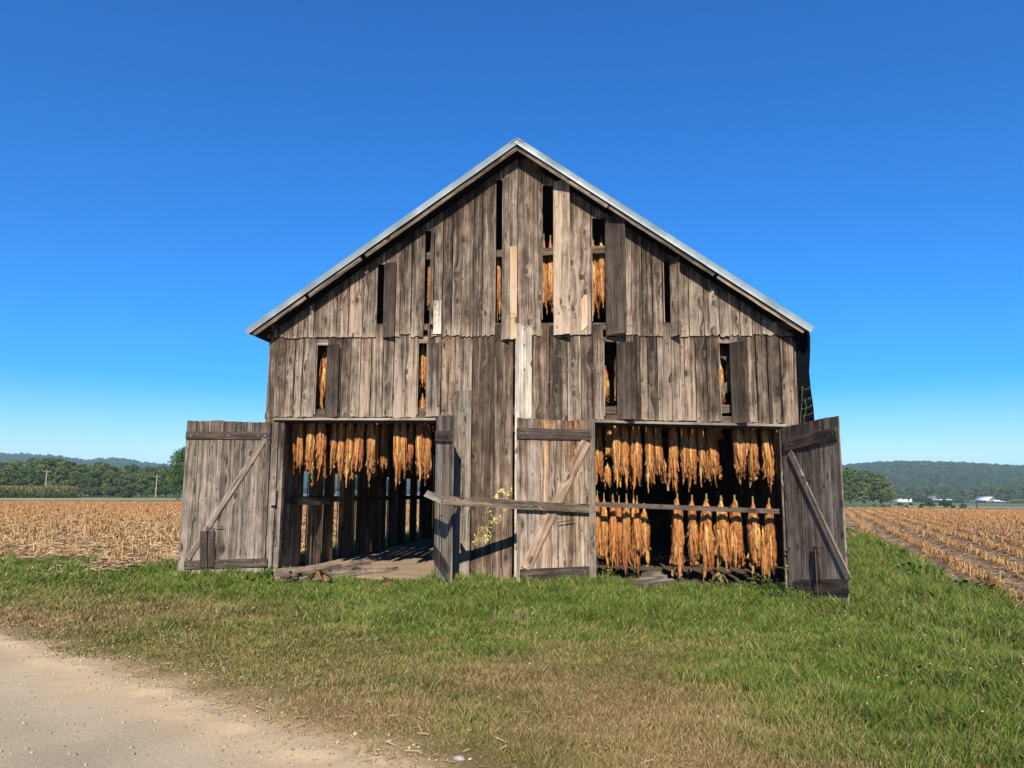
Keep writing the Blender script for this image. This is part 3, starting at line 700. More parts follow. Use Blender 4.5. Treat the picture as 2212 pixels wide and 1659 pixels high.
LV = [(681, 705, 745.5, 892, 732, 746, 902, 'dark'), (901, 921, 741, 892, 951, 743, 901, 'siding'), (1304, 1333, 738, 895, 1371, 742, 907, 'dark'), (1555, 1579, 741, 904, 1615, 741, 915, 'dark')]
UB = [579, 603, 634, 656, 678, 702, 727, 753, 783.5, 813, 'v', 830, 864, 887, 915.5, 'v', 932, 954.5, 975.5, 997.5, 1021, 1041.5, 1069, 'v', 1086, 1117.5, 1170, 'v', 1196, 1229, 1278, 'v',
      1309, 1337, 1366, 1388, 1411, 1433, 'v', 1448.5, 1469, 1489, 1522, 1555, 1582, 1599, 1625, 1646, 1681, 1712]
vi = 0; prev = None
for q in UB:
    if q == 'v':
        v0 = UV[vi]; vi += 1; a, b_ = U(v0[0]), U(v0[1])
        vboard(wallm, a, (a+b_)/2, 0, zpx(v0[0], v0[2]), -.03, sloped=True, jag=.004); vboard(wallm, (a+b_)/2, b_, 0, zpx(v0[1], v0[2]), -.03, sloped=True, jag=.004)
        prev = None; continue
    if prev is not None:
        u0, u1 = U(prev), U(q); yb = np.interp((prev+q)/2, [580, 1100, 1716], [731.5, 727.5, 727.5])+rnd.uniform(-1.2, .8)
        if abs(prev-864) < 1: yb -= 5
        vboard(wallm, u0, u1, 0, zpx((prev+q)/2, yb), -.03, sloped=True, jag=.02 if rnd.random() < .6 else .045, twist=rnd.uniform(-.03, .03)*.3, edge=.005)
    prev = q
wallm.build('gable_siding', 'siding', barn)
# lower tier
def lower(lst, ybf, ground=False, mb=lowm, mat=None, Y=0.0):
    for p0, p1 in zip(lst[:-1], lst[1:]):
        m_ = (p0+p1)/2; yt = 701+rnd.uniform(-3, 2)
        zb = -.08 if ground else zpx(m_, ybf(m_)+rnd.uniform(-1.5, 1))
        vboard(mb, U(p0, 820), U(p1, 820), zpx(m_, yt), zb, Y, jag=0.02 if not ground else 0, jagtop=.01, twist=rnd.uniform(-.008, .008), edge=.005)
lb = lambda x: 902.0; rb_ = lambda x: np.interp(x, [1290, 1700], [906.5, 916])
lower([579, 594, 615, 635, 652.5, 681], lb); lower([705, 720, 736, 756, 777, 801, 826.5, 850, 875.7, 901], lb); lower([921, 937, 952.7], lb)
lower([952.7, 983, 1020], None, True); lower([1148.5, 1186.5, 1226, 1255, 1281], None, True); lower([1281, 1304], rb_)
lower([1333, 1352, 1371, 1383, 1400, 1421, 1451.7, 1479, 1503.5, 1528, 1555], rb_); lower([1579, 1597, 1615, 1634.5, 1659, 1688], rb_)
lowm.build('lower_siding', 'siding', barn)
m1 = MB(); lower([1021, 1067.5, 1108.5], None, True, m1, Y=-.004); m1.build('stained_siding', 'stained', barn)['label'] = 'siding boards splashed with yellow'
# heads and sills of the vents, made of the girts behind
g_ = MB()
bar(g_, (U(579), .045, zpx(579, 706)), (U(1714), .045, zpx(1714, 702)), .13, .05)
bar(g_, (U(579), .045, zpx(579, 898)), (U(975, 880), .045, zpx(975, 898)), .12, .05); bar(g_, (U(1283, 880), .045, zpx(1283, 901)), (U(1714), .045, zpx(1714, 909)), .12, .05)
g_.build('girt', 'inner', barn)
for (px0, px1) in ((579, 975), (1283, 1712)):      # short boards over the lower vents
    pass
for v0 in LV:
    hb = MB(); bar(hb, (U(v0[0]-3, 820), .026, zpx(v0[0], (v0[2]+727)/2)), (U(v0[1]+3, 820), .026, zpx(v0[1], (v0[2]+727)/2)), abs(zpx(v0[0], 727)-zpx(v0[0], v0[2])), .02)
    hb.build('vent_header', 'siding', barn)
# corner boards, jambs and door posts
for aa_ in ((U(572.5, 900), U(592, 900), zpx(580, 738), -.1, .012, .5), (U(1688, 820), U(1717, 820), zpx(1712, 729), -.15, -.006, .6), (U(1717, 820), U(1724, 820), zpx(1712, 736), -.15, .04, .7)):
    c_ = MB(); vboard(c_, *aa_[:5], tone=aa_[5]); c_.build('corner_board', 'siding', barn)
for (a, b_, yt, Y, mt) in ((581.5, 594, 912, -.01, 'grey'), (595, 606, 909, .02, 'siding'), (940, 953, 906, .01, 'siding'), (1275.5, 1286.5, 906, -.035, 'grey'), (1690, 1704, 915, .02, 'siding')):
    p_ = MB(); board(p_, (U(a, 1080), Y, zpx(a, yt)), XA, ZD, YD, U(b_, 1080)-U(a, 1080), zpx(a, yt)+.15, .11, tone=.45, edge=.004); p_.build('door_post', mt, barn)
for (a, ya, b_, yb) in ((593, 905, 942, 905.5), (1286, 910, 1697, 919)):
    l_ = MB(); bar(l_, (U(a, 905), -.045, zpx(a, ya, -.045)), (U(b_, 905), -.045, zpx(b_, yb, -.045)), .045, .09, tone=.85); l_.build('lintel_board', 'grey', barn)
    l_ = MB(); bar(l_, (U(a+8, 905), .02, zpx(a, ya+5.5)), (U(b_-4, 905), .02, zpx(b_, yb+5.5)), .05, .10, tone=.2); l_.build('header_beam', 'dark', barn)
# proud replacement boards on the middle of the wall
def patch(name, px0, px1, yt, yb, Y, mat, label=None, zb=None, **kw):
    p_ = MB(); z0 = zpx(px0, yt, Y); z1 = zpx(px0, yb, Y) if zb is None else zb
    board(p_, (fac(px0, (yt+min(yb, 1070))/2, Y)[0], Y, z0), XA, ZD, YD, fac(px1, (yt+min(yb, 1070))/2, Y)[0]-fac(px0, (yt+min(yb, 1070))/2, Y)[0], z0-z1, **kw)
    o = p_.build(name, mat, barn)
    if label: o['label'] = label
patch('batten_board', 979.5, 1017, 844, 1260, -.03, 'grey', 'wide silvery board', -.1, tone=.6)
patch('batten_board', 1112.5, 1148.5, 696, 1260, -.045, 'pale', 'bleached near white board', -.1, jagtop=.02, n=20, sr=.15, tone=.7)
patch('batten_board', 1093, 1116.5, 532, 733, -.055, 'new', 'fresh yellow pine board', n=6, tone=.8)
patch('batten_board', 936, 953, 649, 721, -.055, 'pale', 'short bleached board', tone=.6)
patch('batten_board', 1256, 1269.5, 637, 727, -.055, 'new', 'thin fresh pine strip', sr=0, el=.72, er=.60, tone=.85)
patch('batten_board', 1204, 1230, 720, 729, -.04, 'siding')
# hinged vent boards
def vent_board(v0, lowr):
    h0, h1, yt, yb, pf, ft, fb_, mat = v0
    ym = (ft+fb_)/2; uh = U(h1, ym); ut = U(pf, ym); ow = (U(h1, ym)-U(h0, ym)); best = None
    for wv in (max(ow*.98, (ut-uh)*(1.13 if ut-uh > .22 else 1.3)),):
        for th in np.linspace(R(60), R(176), 400):
            x = uh-wv*math.cos(th); y = wv*math.sin(th); e_ = abs(x*DIST/(DIST-y)-ut)
            if best is None or e_ < best[0]: best = (e_, th, wv)
    _, th, wv = best; th = min(th, R(164)); Y = -.034 if not lowr else -.006
    d = Vector((-math.cos(th), -math.sin(th), 0)); n = Vector((d.y, -d.x, 0))
    if n.y > 0: n = -n
    p_ = MB(); zt = zpx(h1, ft); board(p_, Vector((uh, Y, zt))+n*.012, d, ZD, n, wv, zt-zpx(h1, fb_), .02, jag=.012, n=9, edge=.004, twist=rnd.uniform(.0, .02))
    o = p_.build('vent_board', mat, barn)
    # wire hook
    hp = Vector((uh, Y, zt-.85*(zt-zpx(h1, fb_))))+d*wv*.9+n*.03
    tube_obj('wire_hook', [hp, hp+Vector((.05, -.03, .01)), hp+Vector((.16, .02, -.02))], .004, 'rust', o, 4)
    s_ = MB(); s_w = .05; board(s_, (U(h0, ym)-.0, .0 if lowr else -.02, zpx(h0, yt)), XA, ZD, YD, .018, zpx(h0, yt)-zpx(h0, yb)+.03, .03, tone=.8, edge=.002, n=8); s_.build('vent_jamb', 'grey', barn)
for v0 in UV: vent_board(v0, False)
for v0 in LV: vent_board(v0, True)
# roof
LEN = 24.5
def roof_side(A, B, nm):
    A = Vector((A[0], 0, A[1])); B = Vector((B[0], 0, B[1])); ys = np.arange(-OH, LEN+.3, .04); n = len(ys)
    up = Vector((-(B-A).z, 0, (B-A).x)).normalized(); up = up if up.z > 0 else -up
    v = []; 
    for y in ys:
        wv = .009*math.sin(y*2*math.pi/.17)+.01
        for P in (A, B):
            for k_ in (0, -.012): v.append(tuple(P+up*(wv+k_)+Vector((0, y, 0))))
    f = []
    for i in range(n-1):
        a = i*4; f += [(a, a+2, a+6, a+4), (a+1, a+5, a+7, a+3)]
    f += [(0, 1, 3, 2)]
    npmesh('roof_sheet', v, f, 'tin', barn, smooth=True)
    # boarding and fascia below
    t_ = MB(); Ld = (A-B).normalized(); ln = (A-B).length
    y = -OH+.03
    while y < LEN:
        board(t_, B+Vector((0, y, 0))-up*.03, (0, 1, 0), Ld, -up, .2, ln, .02, n=4, tone=.2); y += .21
    t_.build('roof_deck', 'black', barn)
    # bent tin rake edge
    k_ = MB(); dn = -up
    P = [B+Vector((0, -OH-.012, 0))+up*.035, A+Vector((0, -OH-.012, 0))+up*.035]
    nseg = 9; v = []; f = []
    for i in range(nseg):
        for s_ in (i/nseg, (i+1)/nseg-.0006):
            c0 = P[0].lerp(P[1], s_); j = rnd.uniform(-.004, .004)
            v += [tuple(c0+Vector((0, .14, .008))), tuple(c0+Vector((0, 0, 0))), tuple(c0-up*(.115)+Vector((0, -.006+j, 0))), tuple(c0-up*(.128)+Vector((0, -.016+j, 0)))]
        a = i*8
        for q in range(3): f.append((a+q, a+q+4, a+q+5, a+q+1))
    npmesh('rake_trim', v, f, 'trim', barn)
    return up, Ld
m_, t_, b_ = newmat('weathered_trim'); b_.inputs['Metallic'].default_value = .5; b_.inputs['Roughness'].default_value = .45
geo = N(t_, 'ShaderNodeNewGeometry'); nz = N(t_, 'ShaderNodeTexNoise'); nz.inputs['Scale'].default_value = 1.6; nz.inputs['Detail'].default_value = 5
t_.links.new(geo.outputs['Position'], nz.inputs['Vector']); rr = ramp(t_, nz.outputs[0], [(.3, (.15, .19, .19)), (.5, (.24, .28, .28)), (.75, (.42, .46, .45))]); t_.links.new(rr.outputs[0], b_.inputs['Base Color'])
MW['trim'] = m_
upL, ldL = roof_side(ROOF[0], ROOF[1], 'l'); upR, ldR = roof_side(ROOF[2], ROOF[1], 'r')
rc = MB(); B = Vector((ROOF[1][0], 0, ROOF[1][1]))
for up_, ld_ in ((upL, ldL), (upR, ldR)):
    board(rc, B+Vector((0, -OH-.02, .012)), (0, 1, 0), ld_, up_, LEN+.7, .16, .012, n=2)
rc.build('ridge_cap', 'tarp', barn)
rb = MB(); board(rb, (B.x-.09, -.2, B.z-.055), XA, (0, 1, 0), (0, 0, -1), .18, LEN+.3, .03, n=4); rb.build('ridge_board', 'black', barn)
def fascia(A, B, up, cuts, wds):
    A = Vector((A[0], -OH+.015, A[1])); B = Vector((B[0], -OH+.015, B[1]))
    for (s0, s1), wd in zip(cuts, wds):
        p_ = MB(); p0, p1 = B.lerp(A, s0), B.lerp(A, s1)
        bar(p_, p0-up*(.098+wd/2), p1-up*(.098+wd/2+rnd.uniform(0, .01)), wd, .025, n=14, edge=.007, tone=.45, run=.5); p_.build('fascia_board', 'siding', barn)
fascia(ROOF[0], ROOF[1], upL, ((.015, .57), (.585, .78), (.79, .985)), (.085, .09, .085)); fascia(ROOF[2], ROOF[1], upR, ((.015, .34), (.345, .70), (.71, .985)), (.075, .07, .07))
# rafter ends and eave soffit boards, side eaves
# side walls
def side_wall(X, Nx, gaps, H):
    mb = MB(); y = .10
    while y < LEN-.1:
        gp = [g for g in gaps if g[0]-.05 < y < g[1]]
        if gp: y = gp[0][1]+.001; continue
        nx_ = min([g[0] for g in gaps if g[0] > y]+[LEN]); w_ = min(rnd.choice((.16, .19, .22)), nx_-y)
        if w_ < .05: y = nx_+.001; continue
        aa_ = R(rnd.uniform(8, 15)) if Nx < 0 and y < 8 else 0.0
        board(mb, (X+rnd.uniform(-.014, .014), y, H), (math.sin(aa_), math.cos(aa_), 0), ZD, (Nx*math.cos(aa_), -Nx*math.sin(aa_), 0), w_-.007, H+.05, .022, n=5, edge=.004); y += w_
    return mb
gpx = [(1045, 1078), (1190, 1206), (1297, 1330), (1455, 1478), (1727, 1745), (1812, 1822), (1895, 1917), (1985, 2000)]
XL, XR = -6.80, 3.22
gaps = [(side(371.5+a*.2656, 1150, XL)[0], side(371.5+b*.2656, 1150, XL)[0]) for a, b in gpx]
gaps = [(a-.02, b+.12) for a, b in gaps]
lw = side_wall(XL, -1, gaps, zroof(XL)-.12)
for (a, b_) in gaps: board(lw, (XL, a, zroof(XL)-.12), (0, 1, 0), ZD, (-1, 0, 0), b_-a, zroof(XL)-.12-2.05, .022, n=4)
lw.build('left_side_wall', 'siding', barn)
side_wall(XR, 1, [(3+i*1.6, 3.16+i*1.6) for i in range(0)], zroof(XR)-.04).build('right_side_wall', 'inner', barn)
bw = MB(); x = XL
while x < XR:
    board(bw, (x, LEN, zroof(x+.1)-.15), XA, ZD, (0, 1, 0), .213, zroof(x+.1)-.1, .022, n=5); x += .215
x = XL
while x < XR:
    board(bw, (x, LEN+.05, zroof(x+.5)-.05), XA, ZD, (0, 1, 0), .9, zroof(x+.5), .022, n=5); x += .895
bw.build('back_wall', 'inner', barn)
# open vent boards standing out from the left side wall
for (a, b_) in gaps[:6]:
    p_ = MB(); board(p_, (XL-.03, b_, 2.0), Vector((-.4, 1, 0)).normalized(), ZD, Vector((-1, -.4, 0)).normalized(), .24, 1.95, .02, n=5); p_.build('side_vent_board', 'inner', barn)
# dark sheeting on the right side, hung clear of the wall under the eave
ys = np.linspace(.02, LEN, 220); v = []
for y in ys:
    for k_ in range(15):
        z = 4.50-(4.6)*k_/14; x = U(1757, 820)-.015+.010*math.sin(y*30)-.055*math.exp(-((z-3.75)/.4)**2)
        v.append((x, y, z))
I = np.arange(len(v)).reshape(220, 15); f = np.stack([I[:-1, :-1], I[:-1, 1:], I[1:, 1:], I[1:, :-1]], -1).reshape(-1, 4)
npmesh('side_sheeting', v, f, 'tarp', barn)
v = []; uo = lambda z: U(1757, 820)-.055*math.exp(-((z-3.75)/.4)**2)+.008*math.sin(z*9)
for k_ in range(41):
    z = 4.56-(4.66)*k_/40
    for q in range(9): v.append((3.20+(uo(z)+.010*math.sin(z*55)-3.20)*q/8, .05+.02*math.sin(q*1.7)+.01*math.sin(k_), z))
I = np.arange(len(v)).reshape(41, 9); f = np.stack([I[:-1, :-1], I[:-1, 1:], I[1:, 1:], I[1:, :-1]], -1).reshape(-1, 4)
npmesh('side_sheeting_end', v, f, 'tarp', barn)
# inner frame
for i, y in enumerate((.16, 4.2, 8.2, 12.2, 16.2, 20.2)):
    for x in ((XL+.1), -4.9+1.4*(i > 0), -.2, XR-.12):
        if i == 0 and -6 < x < 2: continue
        p_ = MB(); board(p_, (x-.07, y, zroof(x)-.3), XA, ZD, YD, .14, zroof(x)-.3, .14, n=5, tone=.3); p_.build('inner_post', 'inner', barn)
    for z in (3.18, 4.75, 6.35):
        a = max(XL+.05, ROOF[0][0]+(z-ROOF[0][1])/(ROOF[1][1]-ROOF[0][1])*(ROOF[1][0]-ROOF[0][0])+.25); b_ = min(XR-.05, ROOF[2][0]+(z-ROOF[2][1])/(ROOF[1][1]-ROOF[2][1])*(ROOF[1][0]-ROOF[2][0])-.25)
        p_ = MB(); bar(p_, (a, y+.0, z), (b_, y+.0, z), .15, .08, tone=.5); p_.build('tie_beam', 'inner', barn)
for z in (1.45, 3.05):
    p_ = MB(); bar(p_, (XL+.06, .12, z), (XL+.06, LEN, z), .13, .05, Nv=(1, 0, 0), n=20); p_.build('side_girt', 'inner', barn)
p_ = MB(); q0 = side(632, 1083, XL+.12); q1 = side(712, 1084, XL+.12); bar(p_, (XL+.12, q0[0], q0[1]), (XL+.12, q1[0], q0[1]-.02), .15, .03, Nv=(1, 0, 0), tone=.5); p_.build('nailed_plank', 'siding', barn)
for (a, za, b_, zb_) in ((690, 800, 712, 860), (687, 850, 712, 880)):
    p_ = MB(); bar(p_, (U(a, za), .35, zpx(a, za-6, .35)), (U(b_, zb_), .35, zpx(b_, zb_-25, .35)), .14, .03, tone=.5); p_.build('brace', 'inner', barn)
p_ = MB(); bar(p_, (U(1545, 820), .30, zpx(1545, 860, .30)), (U(1600, 800), .30, zpx(1600, 815, .30)), .16, .04, tone=.5); p_.build('brace', 'inner', barn)
p_ = MB(); bar(p_, (U(1540, 745), .30, zpx(1540, 747, .30)), (U(1600, 790), .30, zpx(1600, 790, .30)), .13, .04, tone=.6); p_.build('brace', 'inner', barn)
# rail across the right doorway
p_ = MB(); bar(p_, (U(1287, 1089), .10, zpx(1287, 1089.5, .10)), (U(1686, 1104), .10, zpx(1686, 1105, .10)), .085, .04, tone=.75, run=.6); p_.build('doorway_rail', 'inner', barn)

# ------------------------------------------------------------------ doors
def plane_pt(px, py, P0, n):
    d = Vector(ray(px, py)); o = Vector((0, -DIST, EYE)); t = (P0-o).dot(n)/d.dot(n); return o+d*t
def door(label, P0, d, W, zt, zb, cuts, mat, battens, brace, rod=None, latch=None, notch=None, sag=0.0, brace_w=.1, bmat='dark', brmat='door', tops=None):
    d = Vector(d).normalized(); n = Vector((d.y, -d.x, 0))
    if n.y > 0: n = -n
    P0 = Vector(P0); Ld = Vector((0, 0, -1)); mb = MB(); cuts = [c/cuts[-1] for c in cuts]
    for i in range(len(cuts)-1):
        a, b2 = cuts[i]*W, cuts[i+1]*W; m_ = (a+b2)/2; dz = -sag*m_; tj = rnd.uniform(-.015, .02)+(tops[i] if tops else 0)
        Z = zt(m_/W)+dz+tj; L0 = Z-(zb(m_/W)+dz)
        kw = {}
        if notch and i == notch[0]: kw = dict(sl=0, sr=notch[1]) if notch[2] else dict(sl=notch[1], sr=0)
        if notch and i == notch[0]+1: kw = dict(sl=.26, sr=0) if notch[2] else kw
        board(mb, P0+d*(a+.002)+Vector((0, 0, Z)), d, Ld, n, b2-a-.006, L0, .024, jag=.02, jagtop=.006, n=12, edge=.004, tone=rnd.uniform(.15, .9), **kw)
    o = mb.build('door', mat, barn); o['label'] = label
    def pt(px, py, off=.0): return plane_pt(px, py, P0+n*off, n)
    for (x0, y0, x1, y1, wd) in battens:
        p_ = MB(); bar(p_, pt(x0, y0, .028), pt(x1, y1, .028), wd, .027, Nv=n, tone=.5, run=.5, n=8); bo = p_.build('batten', bmat, o)
        for k_ in (.06, .14, .5, .86, .94):
            q = pt(x0+(x1-x0)*k_, y0+(y1-y0)*k_+rnd.uniform(-2, 2), .031); v, f = tube([q, q+n*.004], .009, 7); v = list(v)+[q+n*.006]; f = f+[(7+j, 7+(j+1) % 7, 14) for j in range(7)]
            me = bpy.data.meshes.new('nail'); me.from_pydata([tuple(a) for a in v], [], f); me.materials.append(MW['nail']); link(bpy.data.objects.new('nail', me), o)
    if brace:
        x0, y0, x1, y1 = brace; p_ = MB(); bar(p_, pt(x0, y0, .028), pt(x1, y1, .028), brace_w, .027, Nv=n, tone=.55, run=.5, n=14); p_.build('brace', brmat, o)
    if latch:
        x0, y0, x1, y1, wd = latch; p_ = MB(); bar(p_, pt(x0, y0, .056), pt(x1, y1, .056), wd, .022, Nv=n, tone=.4, run=.5, n=4); p_.build('latch_board', 'dark', o)
    if rod: tube_obj('latch_rod', [pt(x, y, .085) for x, y in rod], .009, 'rust', o, 6)
    return o
lin = lambda a, b: (lambda s: a+(b-a)*s)
# door 1, folded right back to the left of its doorway
a1 = R(10); P = Vector((U(581, 1080)-.01, -.04, 0)); d1 = Vector((-math.cos(a1), -math.sin(a1), 0)); n1 = Vector((d1.y, -d1.x, 0)); f1 = plane_pt(393, 1080, P, n1); W1 = (f1-P).xy.length
zt1 = plane_pt(396, 907, P, n1).z; zh1 = plane_pt(583, 913, P, n1).z
door('plank barn door folded back at the far left', P, d1, W1, lin(zh1, zt1), lin(.0, -.03), [0, 88, 195, 298, 396, 498, 592, 607, 697], 'door',
     [(583, 941, 401, 940, .15), (577, 1215, 397, 1221, .16)], (573, 947, 404, 1208), rod=[(447, 1262), (447, 1136), (481, 1137)], latch=(447.5, 1147, 447.5, 1225, .28), brace_w=.115, tops=[0, 0, 0, 0, 0, .0, -.03, .0])
# door 3, folded flat over the middle of the wall
P = Vector((U(1276, 1080), -.06, 0)); d3 = Vector((U(1116.5, 1080)*(DIST-.80)/DIST-P.x, -.80-P.y, 0)).normalized();  n3 = Vector((d3.y, -d3.x, 0)); f3 = plane_pt(1117, 1080, P, n3); W3 = (f3-P).xy.length
n3 = n3 if n3.y < 0 else -n3
B3 = plane_pt(955, 1081.5, P+n3*.10, n3), plane_pt(1274, 1098.5, P+n3*.10, n3), n3.copy(); print('bar', B3)
door('plank barn door folded back over the middle of the front', P, d3, W3, lin(plane_pt(1275, 909, P, n3).z, plane_pt(1116, 904, P, n3).z), lin(-.05, -.05), [0, 105, 195, 300, 380, 477, 557], 'door_warm',
     [(1276, 940, 1117, 936, .20), (1274, 1236, 1124, 1243, .21)], (1267, 953, 1136, 1229), rod=[(1206, 1266), (1206, 1130), (1206, 1128), (1241, 1123)], brace_w=.19, brmat='door_warm')
# door 4, swung out at the right end
P = Vector((U(1694, 1080), -.05, 0)); fx = fac(1818, 1070)[0]
def solve(W, u0, target, outw=1):
    best = None
    for th in np.linspace(R(20), R(100), 500):
        x = u0+W*math.cos(th); y = W*math.sin(th); e_ = abs(x*DIST/(DIST-y)-target)
        if best is None or e_ < best[0]: best = (e_, th)
    return best[1]
th4 = solve(1.72, P.x, fx); d4 = Vector((math.cos(th4), -math.sin(th4), 0)); n4 = Vector((d4.y, -d4.x, 0)); print('door4 angle', math.degrees(th4))
door('dark plank barn door swung outward at the right end', P, d4, 1.72, lin(plane_pt(1694, 923, P, n4).z, plane_pt(1806, 899, P, n4).z), lin(-.12, plane_pt(1838, 1307, P, n4).z), [0, 95, 185, 280, 370, 450, 540], 'door',
     [(1694, 963, 1805, 936, .20), (1716, 1265.5, 1832, 1266.5, .22)], (1705, 976, 1832, 1252), rod=[(1767, 1292), (1761, 1184), (1780, 1184)], latch=(1761, 1180, 1766, 1252, .17), brace_w=.13, brmat='door')
# door 2, standing out beside the left doorway
P = Vector((U(940, 1080), -.03, 0)); Fp = Vector((-2.95, -1.05, 0)); d2 = (Fp-P); W2 = d2.length; d2 = d2.normalized()
n2 = Vector((d2.y, -d2.x, 0)); n2 = n2 if n2.y < 0 else -n2
door('narrow edge on plank door standing out beside the left doorway', P, d2, W2, lin(3.07, 2.98), lin(.02, -.05), [0, 90, 180, 270, 360, 450], 'grey',
     [(940, 942, 974, 942, .20)], None, brace_w=.1)
o = [c for c in barn.children if c.name.startswith('door') and c.get('label', '').startswith('narrow')][0]
p_ = MB(); bar(p_, Vector(P)+d2*.05+n2*.03+Vector((0, 0, .52)), Vector(P)+d2*(W2-.1)+n2*.03+Vector((0, 0, .22)), .28, .027, Nv=n2, tone=.5); p_.build('batten', 'dark', o)
tube_obj('latch_rod', [Vector(P)+d2*.72+n2*.09+Vector((0, 0, .05)), Vector(P)+d2*.70+n2*.09+Vector((0, 0, 1.35)), Vector(P)+d2*.72+n2*.12+Vector((0, 0, 1.40))], .009, 'rust', o)
p_ = MB(); board(p_, Vector(P)+d2*(W2-.05)-n2*.05+Vector((0, 0, 1.36)), d2, ZD, n2, .34, .11, .03, tone=.7); p_.build('door_catch', 'grey', o)
def catch(px, y0, y1, Y, w_):
    p_ = MB(); board(p_, (U(px, y0), Y, zpx(px, y0, Y)), XA, ZD, YD, w_, zpx(px, y0, Y)-zpx(px, y1, Y), .03, jagtop=.03, tone=.8); p_.build('turn_button', 'grey', barn)
catch(589, 1054, 1091, -.09, .11); catch(1702, 1142, 1190, -.06, .06)
# bars propping door 2 (loose timbers)
pb = MB(); bar(pb, B3[0], B3[1], .155, .045, tone=.55, run=.5, n=20, Nv=B3[2]); o = pb.build('prop_bar', 'siding', None)
tag(o, 'long weathered bar resting across the middle door at waist height', 'timber')
pb = MB(); bar(pb, (-3.50, -.78, 1.60), (B3[0].x-.02, B3[0].y-.03, B3[0].z+.02), .13, .04, tone=.6, run=.5, n=10, Nv=(-.6, -.4, .5)); o = pb.build('prop_bar', 'grey', None)
tag(o, 'short timber pointing outward from the edge on door beside the left doorway', 'timber')
# climbing weed on the right corner
def sprig(name, pts, nl, ls, label, cat, group=None, cl=(.13, .20, .04), kind=None, seed=0, up=.3):
    rg = np.random.default_rng(seed); root = empty(name); b0 = Vector(pts[0][0]); root.location = b0
    SV = []; SF = []; V = []; C = []
    for path in pts:
        pa = [Vector(q)-b0 for q in path]; tv, tf = tube(pa, [.005]*len(pa), 4); bb = len(SV); SV += [tuple(q) for q in tv]; SF += [tuple(bb+i for i in q) for q in tf]
        for _ in range(nl):
            s = rg.random()*(len(pa)-1); i = int(s); p = pa[i].lerp(pa[i+1], s-i); an = rg.random()*6.28; el = rg.uniform(-.5, .8)
            dr = Vector((math.cos(an)*math.cos(el), math.sin(an)*math.cos(el), math.sin(el)+up)).normalized(); sd = dr.cross(Vector((0, 0, 1))).normalized(); l = ls*rg.uniform(.6, 1.3)
            q = p+dr*l*.2; V += [tuple(q), tuple(q+dr*l*.45+sd*l*.33), tuple(q+dr*l-Vector((0, 0, l*.2))), tuple(q+dr*l*.45-sd*l*.33)]
            c = np.array(cl)*rg.uniform(.6, 1.25); C += [c]*4
    npmesh('stem', SV, SF, 'rootgreen', root, smooth=True)
    npmesh('leaves', V, np.arange(len(V)).reshape(-1, 4), 'leafm', root, np.array(C))
    return tag(root, label, cat, group, kind)
MW['rootgreen'] = simple('green_stem', (.16, .18, .06), .8)
zc = lambda y: zpx(1737, y)
sprig('climbing_weed', [[(U(1727, 900), -.05, zc(915)), (U(1733, 900), -.05, zc(860)), (U(1735, 900), -.08, zc(835))], [(U(1733, 900), -.05, zc(915)), (U(1740, 900), -.1, zc(880)), (U(1737, 900), -.1, zc(862))]] +
      [[(U(1731, 880), -.05, zc(y)), (U(1745, 880), -.12, zc(y-4)), (U(1752, 880), -.14, zc(y-8))] for y in (845, 868, 885, 900)], 9, .05, 'thin green weed climbing the right corner of the barn front', 'weed', seed=5)

